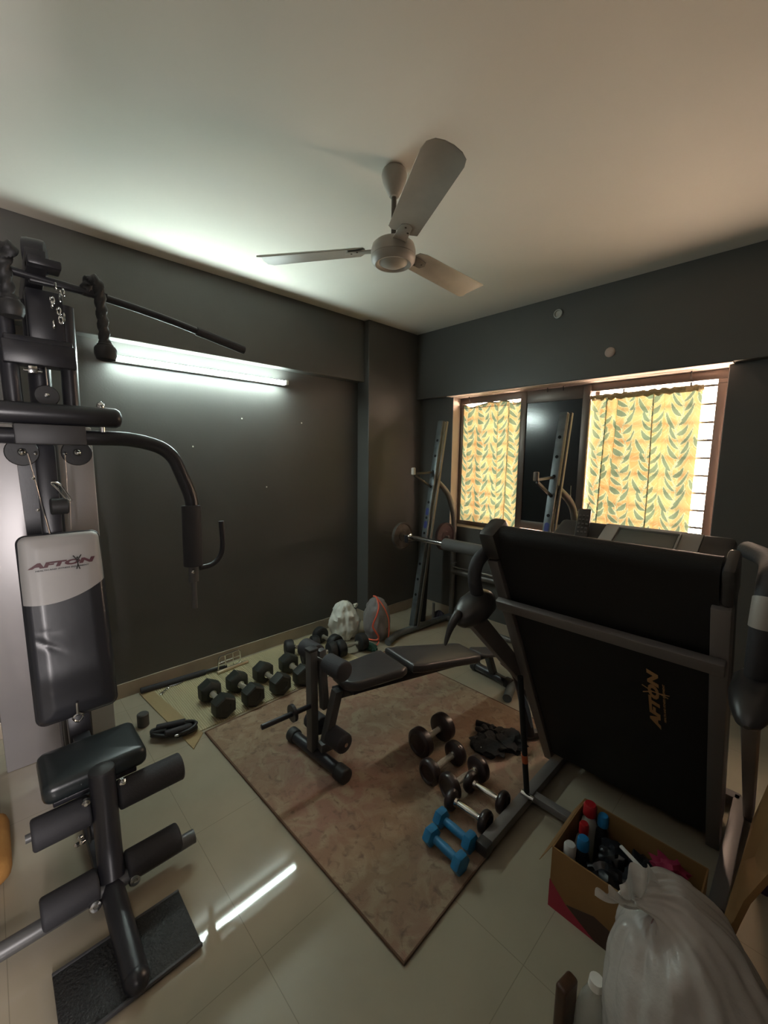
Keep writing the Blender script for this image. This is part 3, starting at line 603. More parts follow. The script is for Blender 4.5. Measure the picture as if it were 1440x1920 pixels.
so = densify([(-.055, .125), (-.095, .15), (-.115, .19), (-.14, .46), (-.125, .50), (.125, .50), (.142, .46), (.115, .19), (.095, .15), (.055, .125)][::-1], .02)
def bpad(name, out, zf, zn, sh=0):
    mb = MB().pad([(x+.02, y) for x, y in out], (0, 0, 0), (1, 0, 0), (0, 1, 0), (0, 0, 1), .055, .020, .006)
    mb.v = [B(p.y, p.x+sh*(p.y-.5), p.z+zf+(zn-zf)*(p.y-.5)/.6) for p in mb.v]; return obj(name, mb, BENCHV, bn)
bpad('seat', so, .405, .405)
bo_ = densify([(-.135, .53), (-.145, .60), (-.13, .80), (-.115, 1.02), (-.09, 1.05), (.09, 1.05), (.115, 1.02), (.13, .80), (.145, .60), (.135, .53)][::-1], .02)
bpad('backrest', bo_, .413, .340, .17)
obj('backrest_frame', MB().beam(B(.54, .07, .395), B(1.0, .14, .335), .03, .03).beam(B(.54, -.03, .395), B(1.0, .04, .335), .03, .03), BLKM, bn)
obj('rear_leg', MB().beam(B(1.36, 0, .24), B(1.44, .0, .05), .045, .045, .005, (1, 0, 0)), BLKM, bn)
rf_ = obj('rear_foot', MB().rod(B(1.44, -.19, .042), B(1.44, .13, .042), .030, 18), BLKM, bn)
obj('rubber_foot', MB().rod(B(1.44, .11, .042), B(1.44, .16, .042), .038, 18, .008), RUBB, rf_); obj('rubber_foot', MB().rod(B(1.44, -.2, .042), B(1.44, -.15, .042), .038, 18, .008), RUBB, rf_)
obj('rear_plate', MB().pad(densify(rrect(.15, .26, .04), .03), B(1.32, .03, .255), BW, BU+Vector((0, 0, -.28)), (0, .3, 1), .02, .008, .002), DGREY, bn)
# ---------------------------------------------------------------- hex dumbbells
def hexdb(label):
    t = thing('hex_dumbbell', (.55, 0, .068), label, 'dumbbell', 'rubber hex dumbbells on the mat')
    L = t.location
    for s in (-1, 1):
        k = 6; r = .077; pr = [(.058, .55), (.066, .80), (.078, .96), (.125, 1.0), (.150, .93), (.156, .80), (.156, .45), (.152, .42)]
        V = []; F = []
        for h, q in pr:
            for j in range(k): a = PI/6+j*PI/3; V.append(L+Vector((s*h, math.cos(a)*r*q, math.sin(a)*r*q)))
        for i in range(len(pr)-1):
            for j in range(k): F.append((i*k+j, i*k+(j+1) % k, (i+1)*k+(j+1) % k, (i+1)*k+j))
        F.append(tuple(range(k))); F.append(tuple((len(pr)-1)*k+j for j in range(k)))
        obj('hex_head', MB().add(V, F), HEXR, t, smooth=25)
        obj('collar', MB().rod(L+Vector((s*.052, 0, 0)), L+Vector((s*.064, 0, 0)), .024, 16), CHROME, t)
    obj('handle', MB().tube([L+Vector((x, 0, 0)) for x in (-.062, -.04, 0, .04, .062)], [.014, .016, .0185, .016, .014], 14), KNURL, t)
    return t
first = hexdb('hex dumbbell at the front of the row, nearest the gym seat')
HX = [(.548, .945, 0, None), (.562, 1.13, 2, 'hex dumbbell second from the gym, beside the wire frame'), (.566, 1.325, 3, 'hex dumbbell third from the gym, paler rubber faces, in front of the bench post'),
      (.575, 1.515, -4, 'hex dumbbell farthest along the row, half behind the bench post')]
for i, (x, y, a, lb) in enumerate(HX):
    o = first if i == 0 else copy_tree(first); o.location = (x, y, .0745); o.rotation_euler = (0, 0, math.radians(a))
    if lb: o['label'] = lb
# round rubber dumbbells behind
def rounddb(name, label, hr, hw, half, grp, hm=RUBB, hand=KNURL):
    t = thing(name, (0, 0, hr), label, 'dumbbell', grp); L = t.location
    for s in (-1, 1):
        pr = [(s*(half-hw/2), hr*.42), (s*(half-hw/2+.004), hr*.85), (s*(half-hw/2+.012), hr*.98), (s*half, hr), (s*(half+hw/2-.012), hr*.98), (s*(half+hw/2-.003), hr*.86), (s*(half+hw/2), hr*.7), (s*(half+hw/2-.006), hr*.62), (s*(half+hw/2-.006), hr*.2), (s*(half+hw/2-.002), 0)]
        obj('round_head', MB().lathe(pr, L, (1, 0, 0), 28), hm, t)
        obj('collar', MB().lathe([(s*(half-hw/2-.010), .019), (s*(half-hw/2+.002), .021)], L, (1, 0, 0), 16), CHROME, t)
    h = half-hw/2
    obj('handle', MB().tube([L+Vector((x, 0, 0)) for x in (-h, -h*.6, 0, h*.6, h)], [.013, .0145, .0165, .0145, .013], 14), hand, t); return t
r1 = rounddb('round_dumbbell', 'round black dumbbell behind the bench post, nearest the hex row', .07, .075, .105, 'round rubber dumbbells by the white bags')
RD = [(.30, 1.75, 70, None), (.325, 1.985, 0, 'round black dumbbell touching the front of the white bag'), (.555, 2.06, 84, 'round black dumbbell with spoked hub by the orange corded bag'), (.50, 1.78, 75, 'round black dumbbell with red mark just behind the bench roller')]
for i, (x, y, a, lb) in enumerate(RD):
    o = r1 if i == 0 else copy_tree(r1); o.location = (x, y, .075); o.rotation_euler = (0, 0, math.radians(a))
    if lb: o['label'] = lb
# chrome handled dumbbells on the rug: x,y centre, angle, head radius
g = 'chrome handled dumbbells on the rug'
MARO = mat('dark_urethane', (.022, .014, .014), .35, coat=.2)
c1 = rounddb('chrome_dumbbell', 'largest chrome handled dumbbell, nearest the bench foot', .078, .06, .095, g, MARO)
c1.location = (1.735, 1.675, .087); c1.rotation_euler = (0, 0, math.radians(90))
c2 = rounddb('chrome_dumbbell', 'chrome handled dumbbell between the largest one and the glove pile, knurled grip', .064, .05, .10, g, MARO)
c2.location = (1.90, 1.565, .073); c2.rotation_euler = (0, 0, math.radians(88))
c3 = copy_tree(c2); c3['label'] = 'chrome handled dumbbell third from the bench, crossing the end of a smaller one'; c3.location = (2.035, 1.56, .073); c3.rotation_euler = (0, 0, math.radians(82))
c4 = rounddb('chrome_dumbbell', 'small chrome handled dumbbell beside the treadmill foot, nearer the gloves', .05, .04, .085, g, MARO, CHROME)
c4.location = (2.148, 1.575, .059); c4.rotation_euler = (0, 0, math.radians(2))
c5 = copy_tree(c4); c5['label'] = 'small chrome handled dumbbell nearest the blue pair'; c5.location = (2.150, 1.425, .059); c5.rotation_euler = (0, 0, math.radians(3))
def bluedb(label):
    t = thing('blue_dumbbell', (0, 0, .04), label, 'dumbbell', 'small blue dumbbells'); L = t.location
    for s in (-1, 1):
        V = []; F = []; k = 6; pr = [(.052, .5), (.060, .9), (.068, 1), (.086, 1), (.094, .9), (.096, .6)]
        for h, q in pr:
            for j in range(k): a = j*PI/3; V.append(L+Vector((s*h, math.cos(a)*.043*q, math.sin(a)*.043*q)))
        for i in range(len(pr)-1):
            for j in range(k): F.append((i*k+j, i*k+(j+1) % k, (i+1)*k+(j+1) % k, (i+1)*k+j))
        F.append(tuple(range(k))); F.append(tuple((len(pr)-1)*k+j for j in range(k)))
        obj('hex_head', MB().add(V, F), BLUE, t, smooth=35)
    obj('handle', MB().tube([L+Vector((x, 0, 0)) for x in (-.056, -.03, 0, .03, .056)], [.017, .0175, .019, .0175, .017], 16), BLUE, t); return t
b1 = bluedb('small blue dumbbell nearer the black dumbbells, touching the treadmill foot'); b1.location = (2.16, 1.315, .047); b1.rotation_euler = (0, 0, math.radians(-2))
b2 = copy_tree(b1); b2['label'] = 'small blue dumbbell nearest the rug corner'; b2.location = (2.185, 1.215, .047); b2.rotation_euler = (0, 0, math.radians(-4))
# ---------------------------------------------------------------- things by the left wall
bb = thing('body_bar', (.1, .9, 0), 'black foam covered bar lying along the skirting', 'bar')
obj('foam_sleeve', MB().rod((.045, .63, .026), (.085, 1.05, .026), .019, 14, .004), FOAM, bb); obj('bar_end', MB().rod((.085, 1.05, .026), (.11, 1.20, .026), .012, 12), RUBB, bb)
fr = thing('wire_frame_handle', (.12, 1.2, 0), 'small chrome wire frame handle standing by the skirting at the end of the black bar', 'handle')
ff = [(.12, 1.13, .015), (.11, 1.14, .115), (.10, 1.31, .12), (.11, 1.31, .015)]
obj('wire_frame', MB().tube(fillet(ff+[ff[0]], .02), .0055, 8), CHROME, fr)
obj('cross_wires', MB().tube([(.115, 1.135, .07), (.105, 1.31, .075)], .004, 6).tube([(.11, 1.19, .115), (.115, 1.19, .02)], .004, 6).tube([(.108, 1.25, .118), (.113, 1.25, .02)], .004, 6), CHROME, fr)
obj('foot_tube', MB().rod((.15, 1.11, .016), (.13, 1.36, .016), .013, 12, .003), mat('brass_tube', (.55, .47, .33), .3, .8), fr)
ch = thing('carabiner_chain', (.12, .8, 0), 'chrome carabiner with a short chain lying on the beige mat', 'carabiner')
obj('clip', MB().tube(curve([(.085, .80, .012), (.10, .84, .012), (.085, .89, .012), (.06, .885, .012), (.065, .82, .012)], 5, True), .006, 8), CHROME, ch)
for k in range(5): c = Vector((.10+.013*k, .785-.014*k, .011)); obj('chain_link', MB().tube([c+Vector((.010*math.cos(t), .008*math.sin(t), .004*math.sin(t+k))) for t in [2*PI*i/10 for i in range(11)]], .003, 6), CHROME, ch)
cbl = thing('resistance_band', (.64, .66, 0), 'coiled black resistance band with handles beside the gym seat', 'resistance band')
cp = []
for k in range(60):
    t = k/60*2*PI*4; cp.append((.645+.055*math.cos(t)*(.8+.2*math.sin(k*.3))+.05*math.sin(t), .66+.105*math.sin(t), .02+.012*math.sin(t*1.3)+.035*k/60))
obj('band_coil', MB().tube(curve(cp, 3), .009, 8), RUBB, cbl)
obj('band_handle', MB().rod((.60, .58, .065), (.66, .72, .070), .018, 14, .006), FOAM, cbl); obj('band_handle', MB().rod((.68, .60, .060), (.70, .74, .055), .017, 14, .006), FOAM, cbl)
obj('handle_strap', MB().tube(curve([(.66, .72, .07), (.69, .77, .06), (.71, .755, .05), (.70, .74, .055)], 5), .006, 6), CLOTHB, cbl)
obj('clip', MB().rod((.72, .64, .05), (.73, .66, .05), .006, 8, .002), CHROME, cbl)
rl = thing('push_up_roller', (.42, .555, 0), 'short dark cylinder standing on the tile behind the gym seat', 'roller')
obj('barrel', MB().lathe([(0, .028), (.004, .032), (.075, .032), (.08, .026)], (.42, .555, 0), (0, 0, 1), 18), mat('dark_grey_rubber', (.07, .065, .06), .6), rl)
# ---------------------------------------------------------------- bags in the corner
def sack(prof, c, sc, folds, seed, n=72, axis=None, amp=.06, nzs=9):
    V = []; F = []; k = len(prof)
    for h, r in prof:
        for j in range(n):
            th = 2*PI*j/n; fz_ = 1+folds*math.sin(th*11+seed+2*math.sin(th*3+seed))*min(1, .03/max(r, .02)*2)
            p = Vector((math.cos(th)*r*fz_*sc[0], math.sin(th)*r*fz_*sc[1], h))
            q = p*nzs; d = noise.noise(q+Vector((seed, 0, 0)))*amp+noise.noise(q*2.7+Vector((0, seed, 0)))*amp*.4+abs(noise.noise(q*1.6+Vector((5, seed, 1))))*amp*.6
            p.x += math.cos(th)*d*r*4*sc[0]; p.y += math.sin(th)*d*r*4*sc[1]
            g = abs(noise.noise(p*26+Vector((seed, 3, seed))))*.030*min(1, amp/.05); p.x -= math.cos(th)*g; p.y -= math.sin(th)*g
            p.z = max(p.z+d*.15, .0) if h > .0 else 0
            V.append(p)
    for i in range(k-1):
        for j in range(n): F.append((i*n+j, i*n+(j+1) % n, (i+1)*n+(j+1) % n, (i+1)*n+j))
    F.append(tuple(range(n))[::-1]); F.append(tuple((k-1)*n+j for j in range(n)))
    mb = MB().add(V, F); c = Vector(c)
    if axis:
        ax = Vector(axis).normalized(); q = Vector((0, 0, 1)).rotation_difference(ax); mb.v = [q @ p for p in mb.v]
    mb.v = [p+c for p in mb.v]; return mb
def interp(pf, m=4):
    o = []
    pts = curve([(a, b, 0) for a, b in pf], m); return [(p.x, max(p.y, .002)) for p in pts]
wb = thing('plastic_bag', (.25, 2.24, 0), 'crumpled white plastic bag full of things against the column', 'bag')
obj('bag_body', sack(interp([(0, .07), (.005, .10), (.06, .125), (.15, .128), (.22, .115), (.28, .085), (.32, .05), (.34, .01)]), (.26, 2.22, .002), (1, 1), .05, 3.1, amp=.055), BAGW, wb, smooth=60)
obj('knot_ears', MB().sphere((.27, 2.34, .27), .022, nz=.9, seed=4, sc=(.6, 1.4, .8)), BAGW, wb)
db_ = thing('drawstring_bag', (.47, 2.42, 0), 'translucent grey drawstring bag with bright orange cord by the column', 'bag')
obj('bag_body', sack(interp([(0, .06), (.005, .09), (.06, .115), (.15, .122), (.24, .112), (.31, .088), (.36, .05), (.375, .01)]), (.475, 2.42, .002), (1, 1), .04, 8.4, amp=.035), BAGG, db_, smooth=60)
obj('contents', sack(interp([(0, .05), (.01, .08), (.1, .095), (.2, .09), (.26, .05), (.28, .01)]), (.48, 2.425, .006), (1, 1), .0, 1.4, amp=.05), mat('bag_contents', (.20, .12, .11), .8, var=.5, vscale=12), db_, smooth=60)
tx = Vector((.72, -.69, 0)); sxv = Vector((.69, .72, 0)); cc = Vector((.475, 2.42, 0))
def fr_pt(s, z, d=.125): return cc+tx*math.sqrt(max(0, 1-(s/.15)**2))*d+sxv*s+Vector((0, 0, z))
cpz = [(-.03, .40, .03), (.0, .395, .06), (.018, .33, .115), (.0, .26, .14), (-.025, .20, .148), (-.03, .16, .15), (.0, .11, .15), (.02, .07, .145), (.0, .045, .15), (-.06, .045, .15), (-.10, .05, .15)]
obj('orange_cord', MB().tube(curve([fr_pt(a, b, d) for a, b, d in cpz], 6), .0075, 8), ORNG, db_)
obj('orange_cord', MB().tube(curve([fr_pt(.0, .395, .05), fr_pt(.06, .33, .11), fr_pt(.105, .22, .14), fr_pt(.11, .10, .14), fr_pt(.10, .02, .14)], 6), .005, 8), ORNG, db_)
obj('orange_cord', MB().tube(curve([fr_pt(.015, .08, .15), fr_pt(.02, .03, .15), fr_pt(.0, .012, .19), cc+tx*.26+sxv*-.03+Vector((0, 0, .012))], 6), .005, 8), ORNG, db_)
gc = thing('folded_cloth', (.6, 2.22, 0), 'dark green folded cloth on the floor in front of the drawstring bag', 'cloth')
obj('cloth', sack([(0, .07), (.012, .075), (.022, .06), (.026, .01)], (.585, 2.235, .002), (1.2, .7), .1, 2.2, amp=.04), mat('green_cloth', (.01, .05, .035), .9), gc)
# ---------------------------------------------------------------- squat rack
rk = thing('squat_rack', (1.2, 2.9, 0), 'grey steel squat rack with two slanted uprights in front of the window', 'rack')
def upright(x, xr):
    a = Vector((x, 2.77, .05)); b = Vector((x+.01, 3.105, 1.955)); dd = (b-a).normalized(); wd = Vector((1, 0, 0)); nn = dd.cross(wd)
    if nn.y > 0: nn = -nn
    u = obj('upright', MB().beam(a, b, .058, .05, .003, (1, 0, 0) if False else (0, 1, 0)), RACKM, rk)
    obj('upright_liner', MB().beam(a+Vector((.045, .022, 0)), b+Vector((.045, .022, .0)), .012, .028, .002, (0, 1, 0)), RACKT, u)
    for k in range(11):
        c = a+dd*(.30+.145*k)+nn*.0255
        if k in (3,): continue
        obj('adjustment_hole', MB().lathe([(0, .0125), (.0015, .0125)], c, nn, 14), HOLE, u)
    for k in (4.55, 5.4): c = a+dd*(.30+.145*k)+nn*.0262; obj('blue_sticker', MB().pad(densify(rrect(.035, .07, .016), .01), c, wd, dd, nn, .001, .0004, 0), BLUEL, u)
    hk = obj('bar_hook', MB().beam((x, 3.02, 1.485), (x, 2.74, 1.475), .022, .02, .003).beam((x, 2.75, 1.46), (x, 2.985, 1.35), .018, .02, .003), BLKM, u)
    obj('hook_tip', MB().rod((x, 2.735, 1.465), (x, 2.735, 1.53), .019, 14, .008), WHITEP if x < 1 else RACKT, hk)
    obj('bar_holder', MB().beam((x, 2.90, .865), (x, 2.66, .865), .04, .014, .003).beam((x, 2.66, .865), (x, 2.655, .93), .04, .012, .003), BLKM, u)
    p = fillet([(x+.02, 3.03, 1.41), (xr, 3.16, 1.29), (xr+.0, 3.275, 1.05), (xr, 3.275, .05)], .16, 9)
    obj('rear_post', MB().tube(p, .026, 14), RACKT, rk)
    base = fillet([(x+.06, 2.38, .03), (x+.0, 2.55, .035), (x+.02, 2.80, .035), (xr, 3.29, .035)], .10, 6)
    obj('base_rail', MB().tube(base, .030, 16), RACKM, rk)
upright(.60, .665); upright(1.74, 1.83)
obj('rear_crossbar', MB().tube([(.665, 3.275, .50), (1.83, 3.275, .50)], .028, 12), RACKT, rk)
obj('bar_catch', MB().rod((.70, 3.235, .56), (1.80, 3.235, .56), .009, 10).rod((.70, 3.2, .60), (.72, 3.26, .60), .008, 8), CHROME, rk)
obj('base_crossbar', MB().tube([(.66, 3.20, .035), (1.82, 3.20, .035)], .022, 12), RACKT, rk)
obj('plate_peg', MB().rod((.615, 3.05, .05), (.615, 3.05, .21), .014, 12), RACKT, rk)
obj('cable_loop', MB().tube(curve([(1.81, 3.16, 1.42), (1.80, 3.20, 1.32), (1.84, 3.22, 1.23), (1.90, 3.22, 1.22), (1.93, 3.22, 1.30)], 6), .003, 6), CAB, rk)
# barbell
bbr = thing('barbell', (1.1, 2.71, .90), 'chrome barbell with thick grey foam sleeve lying across the rack', 'barbell')
obj('bar', MB().rod((.26, 2.71, .905), (2.10, 2.71, .905), .0135, 14, .004), CHROME, bbr)
obj('sleeve', MB().rod((.60, 2.71, .905), (.99, 2.71, .905), .022, 16, .003), CHROME, bbr)
obj('foam_sleeve', MB().rod((.985, 2.71, .905), (1.75, 2.71, .905), .05, 20, .008), mat('grey_foam', (.10, .10, .10), .7), bbr)
obj('collar', MB().rod((.56, 2.71, .905), (.605, 2.71, .905), .034, 14, .004), CHROME, bbr)
PLM = mat('worn_plate', (.12, .10, .085), .55, .3, var=.4, vscale=20)
def plate(c, r, t, mt, label):
    o = thing('weight_plate', c, label, 'weight plate')
    obj('plate_disc', MB().lathe([(-t/2, .02), (-t/2, r*.35), (-t*.2, r*.4), (-t*.2, r*.86), (-t/2, r*.9), (-t/2, r*.98), (0, r), (t/2, r*.98), (t/2, r*.9), (t*.2, r*.86), (t*.2, r*.4), (t/2, r*.35), (t/2, .02)], c, (1, 0, 0), 36), mt, o)
    return o
plate((.50, 2.71, .905), .125, .03, PLM, 'small worn iron plate on the left end of the barbell')
plate((.665, 3.13, .87), .135, .03, mat('pinkish_plate', (.09, .055, .06), .5, .2, var=.3, vscale=18), 'reddish weight plate hanging behind the left upright of the rack')
obj('plate_peg', MB().rod((.60, 3.13, .87), (.72, 3.13, .87), .012, 10), RACKT, rk)
bm_ = thing('rolled_mat', (.45, 3.0, 0), 'dark rolled mat standing upright behind the left upright of the rack', 'mat')
obj('roll', MB().lathe([(0, .045), (.004, .05), (.90, .05), (.904, .045)], (.475, 3.02, 0), (.02, .05, 1), 20), CLOTHB, bm_)
shoe = thing('dark_bundle', (.62, 3.22, 0), 'small dark bundle on the floor by the rear post of the rack', 'bundle')
obj('bundle', sack([(0, .04), (.01, .06), (.04, .055), (.07, .03), (.075, .004)], (.57, 3.2, .001), (1.2, .8), .1, 5.5, amp=.04), mat('dark_violet_cloth', (.03, .025, .04), .8), shoe)
# ---------------------------------------------------------------- treadmill
tm = thing('folding_treadmill', (2.6, 2.0, 0), 'large black folding treadmill with deck raised, seen from the underside', 'treadmill')
TT = Vector((0, 1.345, 1.352)); TBm = Vector((0, 2.06, .045)); TD = (TBm-TT); TL = TD.length; TD.normalize(); TN = Vector((0, TD.z, -TD.y))
if TN.y > 0: TN = -TN
def D(x, v, w_=0): return Vector((x, TT.y, TT.z))+TD*v+TN*w_
xl, xr_ = 2.218, 2.955
Rm = Matrix((Vector((1, 0, 0)), TD, TN)).transposed()
if Rm.determinant() < 0: Rm = Matrix((Vector((-1, 0, 0)), TD, TN)).transposed()
def dbox(x0, x1, v0, v1, w0, w1, bev=.004): return MB().box(D((x0+x1)/2, (v0+v1)/2, (w0+w1)/2), (abs(x1-x0), v1-v0, w1-w0), bev, Rm)
bp_ = []
for k in range(13): a = PI/2+k*PI/12; bp_.append((.045-.0+ .045*math.cos(a)*1.0, -.028+.042*math.sin(a)))
V = []; F = []; pr = [(TL-.06, -.07), (.045, -.07)]+[(.045-.042*math.sin(a), -.028-.042*math.cos(a)) for a in [PI*k/12 for k in range(1, 12)]]+[(.045, .014), (TL-.06, .014)]
for x in (2.268, 2.925):
    for v, w_ in pr: V.append(D(x, v, w_))
k = len(pr); F = [(i, (i+1) % k, (i+1) % k+k, i+k) for i in range(k)]+[tuple(range(k)), tuple(range(k, 2*k))[::-1]]
belt = obj('running_belt', MB().add(V, F), BELT, tm)
lg_m = frame_m(D(2.757, .655, .0155), -TD, (-1, 0, 0))
LTAN = mat('logo_tan', (.40, .22, .09), .6)
if lg_m.col[2].xyz.dot(TN) < 0: lg_m = frame_m(D(2.757, .655, .0155), -TD, (1, 0, 0))
obj('logo_text', text_mb('AFTON', .042, lg_m, .0006, 2.15, .22, .0024, 1.0), LTAN, belt, label='tan lettering')
obj('logo_tagline', text_mb('HEALTH AND FITNESS EQUIPMENT', .009, lg_m @ Matrix.Translation((0, -.030, 0)), .0004, 1.5, .2, .0002), LTAN, belt)
fg = MB(); P2 = lambda x, y: lg_m @ Vector((x, y, .001)); cx = .052
for a, b in (((cx, .004), (cx-.02, .034)), ((cx, .004), (cx+.018, .036)), ((cx, .006), (cx, -.02)), ((cx, -.018), (cx-.01, -.042)), ((cx, -.018), (cx+.006, -.046))): fg.tube([P2(*a), P2(*b)], .002, 6)
obj('logo_figure', fg, LTAN, belt)
for a, b in ((xl, xl+.045), (xr_-.045, xr_)): obj('deck_rail', dbox(a, b, .13, TL, -.03, .03), TMG, tm)
obj('deck_crossbar', dbox(xl+.005, xr_-.005, .315, .365, .032, .06), TMG, tm)
obj('roller_end_cap', dbox(xl-.012, xl+.062, -.005, .125, -.085, .035, .022), TMD, tm)
obj('roller_end_cap', dbox(xr_-.026, xr_+.004, .0, .13, -.08, .02, .012), TMD, tm)
obj('footrail', dbox(xl, xl+.055, .12, TL-.15, -.075, -.032), TMD, tm); obj('footrail', dbox(xr_-.055, xr_, .12, TL-.15, -.075, -.032), TMD, tm)
obj('motor_hood', MB().box((2.6, 2.23, .12), (.66, .24, .18), .03), TMD, tm)
# base
xa_, xb_ = 2.285, 2.985
bl_ = obj('base_rail', MB().beam((xa_, 1.36, .042), (xa_, 2.42, .042), .05, .045), TMG, tm); obj('rail_end_cap', MB().box((xa_, 1.345, .04), (.056, .05, .052), .008), TMD, bl_)
br_ = obj('base_rail', MB().beam((xb_, 1.72, .042), (xb_, 2.42, .042), .05, .045), TMG, tm); obj('rail_end_cap', MB().box((xb_, 1.71, .04), (.056, .04, .052), .008), TMD, br_)
obj('base_crossbar', MB().beam((xa_, 1.735, .04), (xb_, 1.735, .04), .04, .035), TMG, tm); obj('base_crossbar', MB().beam((xa_, 2.41, .042), (xb_, 2.41, .042), .05, .045), TMG, tm)
# uprights
for x, s in ((2.20, -1), (3.02, 1)):
    u = obj('upright', MB().beam((x, 2.36, .04), (x, 1.33, 1.0), .035, .075, .008), TMG, tm)
    bk = 1 if s < 0 else .72
    blob = [(0, .015), (.01, .035), (.05, .058), (.11, .062), (.16, .05), (.20, .03), (.215, .008)]
    q0 = Vector((x-.01 if s < 0 else x, 1.40, .985)) ; q1 = Vector((x-.01 if s < 0 else x, 1.20, 1.075))
    obj('handle_shroud', MB().lathe([(h, r*bk) for h, r in blob], (x, 1.43, 1.07), (0, -1, -.32), 22, rf=lambda th, h: 1+.12*math.cos(2*th)), TMD, u)
    if s < 0: obj('safety_lever', MB().tube(curve([(x-.0, 1.235, 1.05), (x-.005, 1.19, 1.0), (x-.01, 1.165, .935)], 5), [.012, .018, .018, .017, .016, .014, .012, .010, .009, .007, .004], 10), TMD, u)
    zu = .08 if s > 0 else 0
    hp = curve([(x, 1.37, 1.05), (x, 1.325, 1.16+zu*.5), (x, 1.36, 1.235+zu), (x+s*-.01, 1.50, 1.27+zu), (x-s*.07, 1.66, 1.27+zu)], 7)
    obj('side_handle', MB().tube(hp, .026, 16), FOAM, u)
    if s > 0:
        obj('pulse_sensor', MB().tube(hp[8:13], .0285, 16), CONS, u)
st = obj('gas_strut', MB().rod((2.305, 1.66, .11), (2.272, 1.60, .68), .0125, 12), HOLE, tm)
obj('strut_sleeve', MB().rod((2.296, 1.645, .26), (2.293, 1.640, .30), .0135, 12), mat('orange_tape', (.45, .09, .03), .5), st, label='orange band')
obj('strut_pivot', MB().lathe([(-.03, .014), (.03, .014)], (2.308, 1.667, .085), (1, 0, 0), 12), CHROME, st)
# console
kv = Vector((0, .82, .42)).normalized(); kn = Vector((0, -.42, .82)).normalized(); kc = Vector((2.61, 1.74, 1.315))
co = obj('console', MB().box(kc-kn*.03, (.60, .22, .05), .018, Matrix((Vector((1, 0, 0)), kv, kn)).transposed()), TMD, tm)
obj('console_fascia', MB().box(kc+Vector((.05, 0, 0)), (.32, .18, .012), .004, Matrix((Vector((1, 0, 0)), kv, kn)).transposed()), CONS, co, label='pale grey console fascia')
obj('display', MB().box(kc+Vector((.045, 0, 0))+kn*.008, (.19, .11, .006), .002, Matrix((Vector((1, 0, 0)), kv, kn)).transposed()), LCD, co)
fb = MB()
for dx, dy, w_, h_ in ((0, .062, .21, .006), (0, -.062, .21, .006), (-.102, 0, .006, .13), (.102, 0, .006, .13)): fb.box(kc+Vector((.045+dx, 0, 0))+kv*dy+kn*.010, (w_, h_, .010), .002, Matrix((Vector((1, 0, 0)), kv, kn)).transposed())
obj('display_bezel', fb, CONS, co)
rm_ = thing('remote_control', (2.42, 1.74, 1.33), 'black remote control leaning on the left of the treadmill console', 'remote')
rmr = Matrix.Rotation(.25, 3, 'Z') @ Matrix.Rotation(.85, 3, 'X'); rcx = Vector((2.425, 1.765, 1.352))
obj('remote_body', MB().box(rcx, (.05, .15, .02), .006, rmr), TMD, rm_)
bt_ = MB()
for i in range(3):
    for j in range(5): bt_.box(rcx+rmr @ Vector((-.014+.014*i, -.045+.02*j, .011)), (.008, .009, .004), .001, rmr)
obj('buttons', bt_, GREYM, rm_)
# ---------------------------------------------------------------- gloves, ab trainer
def crumple(c, r, sc, seed, amp=.5): return MB().sphere(c, r, 14, sc, amp, seed, 8)
gl = thing('workout_gloves', (1.98, 1.93, 0), 'pile of black workout gloves and wraps on the rug', 'gloves')
gp_ = crumple((1.96, 1.90, .028), .085, (1.15, .95, .42), 2, .7)
obj('glove', gp_, CLOTHB, gl)
for k, (dx, dy) in enumerate(((-.09, .02), (-.08, .06), (-.05, .09), (-.01, .105))): obj('glove_finger', MB().tube(curve([(1.95+dx*.6, 1.93+dy*.6, .045), (1.95+dx, 1.94+dy, .04), (1.95+dx*1.35, 1.95+dy*1.3, .022)], 4), [.018]*5+[.016, .015, .013, .008], 10), CLOTHB, gl)
obj('glove', crumple((2.03, 2.02, .03), .075, (1.0, 1.1, .5), 9, .8), CLOTHB, gl)
obj('wrist_wrap', MB().tube(curve([(1.80, 2.02, .024), (1.86, 2.03, .03), (1.93, 2.02, .045)], 5), .020, 10, flat=(1, .8)), CLOTHB, gl)
for x_, y_ in ((1.955, 1.83), (2.005, 1.845)): obj('stud', MB().sphere((x_, y_, .045), .006, 6), CHROME, gl)
ab = thing('folded_stepper', (2.09, 2.12, 0), 'black curved exercise frame on a flat bar behind the gas strut of the treadmill', 'exercise frame')
obj('curved_arm', MB().tube(curve([(1.97, 1.995, .50), (2.03, 2.04, .42), (2.06, 2.09, .24), (2.09, 2.13, .045)], 8), .026, 14, flat=(1, .8)), BLKM, ab)
obj('base_bar', MB().beam((2.06, 2.12, .032), (2.15, 2.26, .032), .04, .04), GREYM, ab)
obj('inner_arm', MB().tube(curve([(2.055, 2.05, .33), (2.085, 2.09, .22), (2.095, 2.13, .06)], 6), .012, 10), mat('pale_blue_steel', (.16, .2, .25), .4, .4), ab)
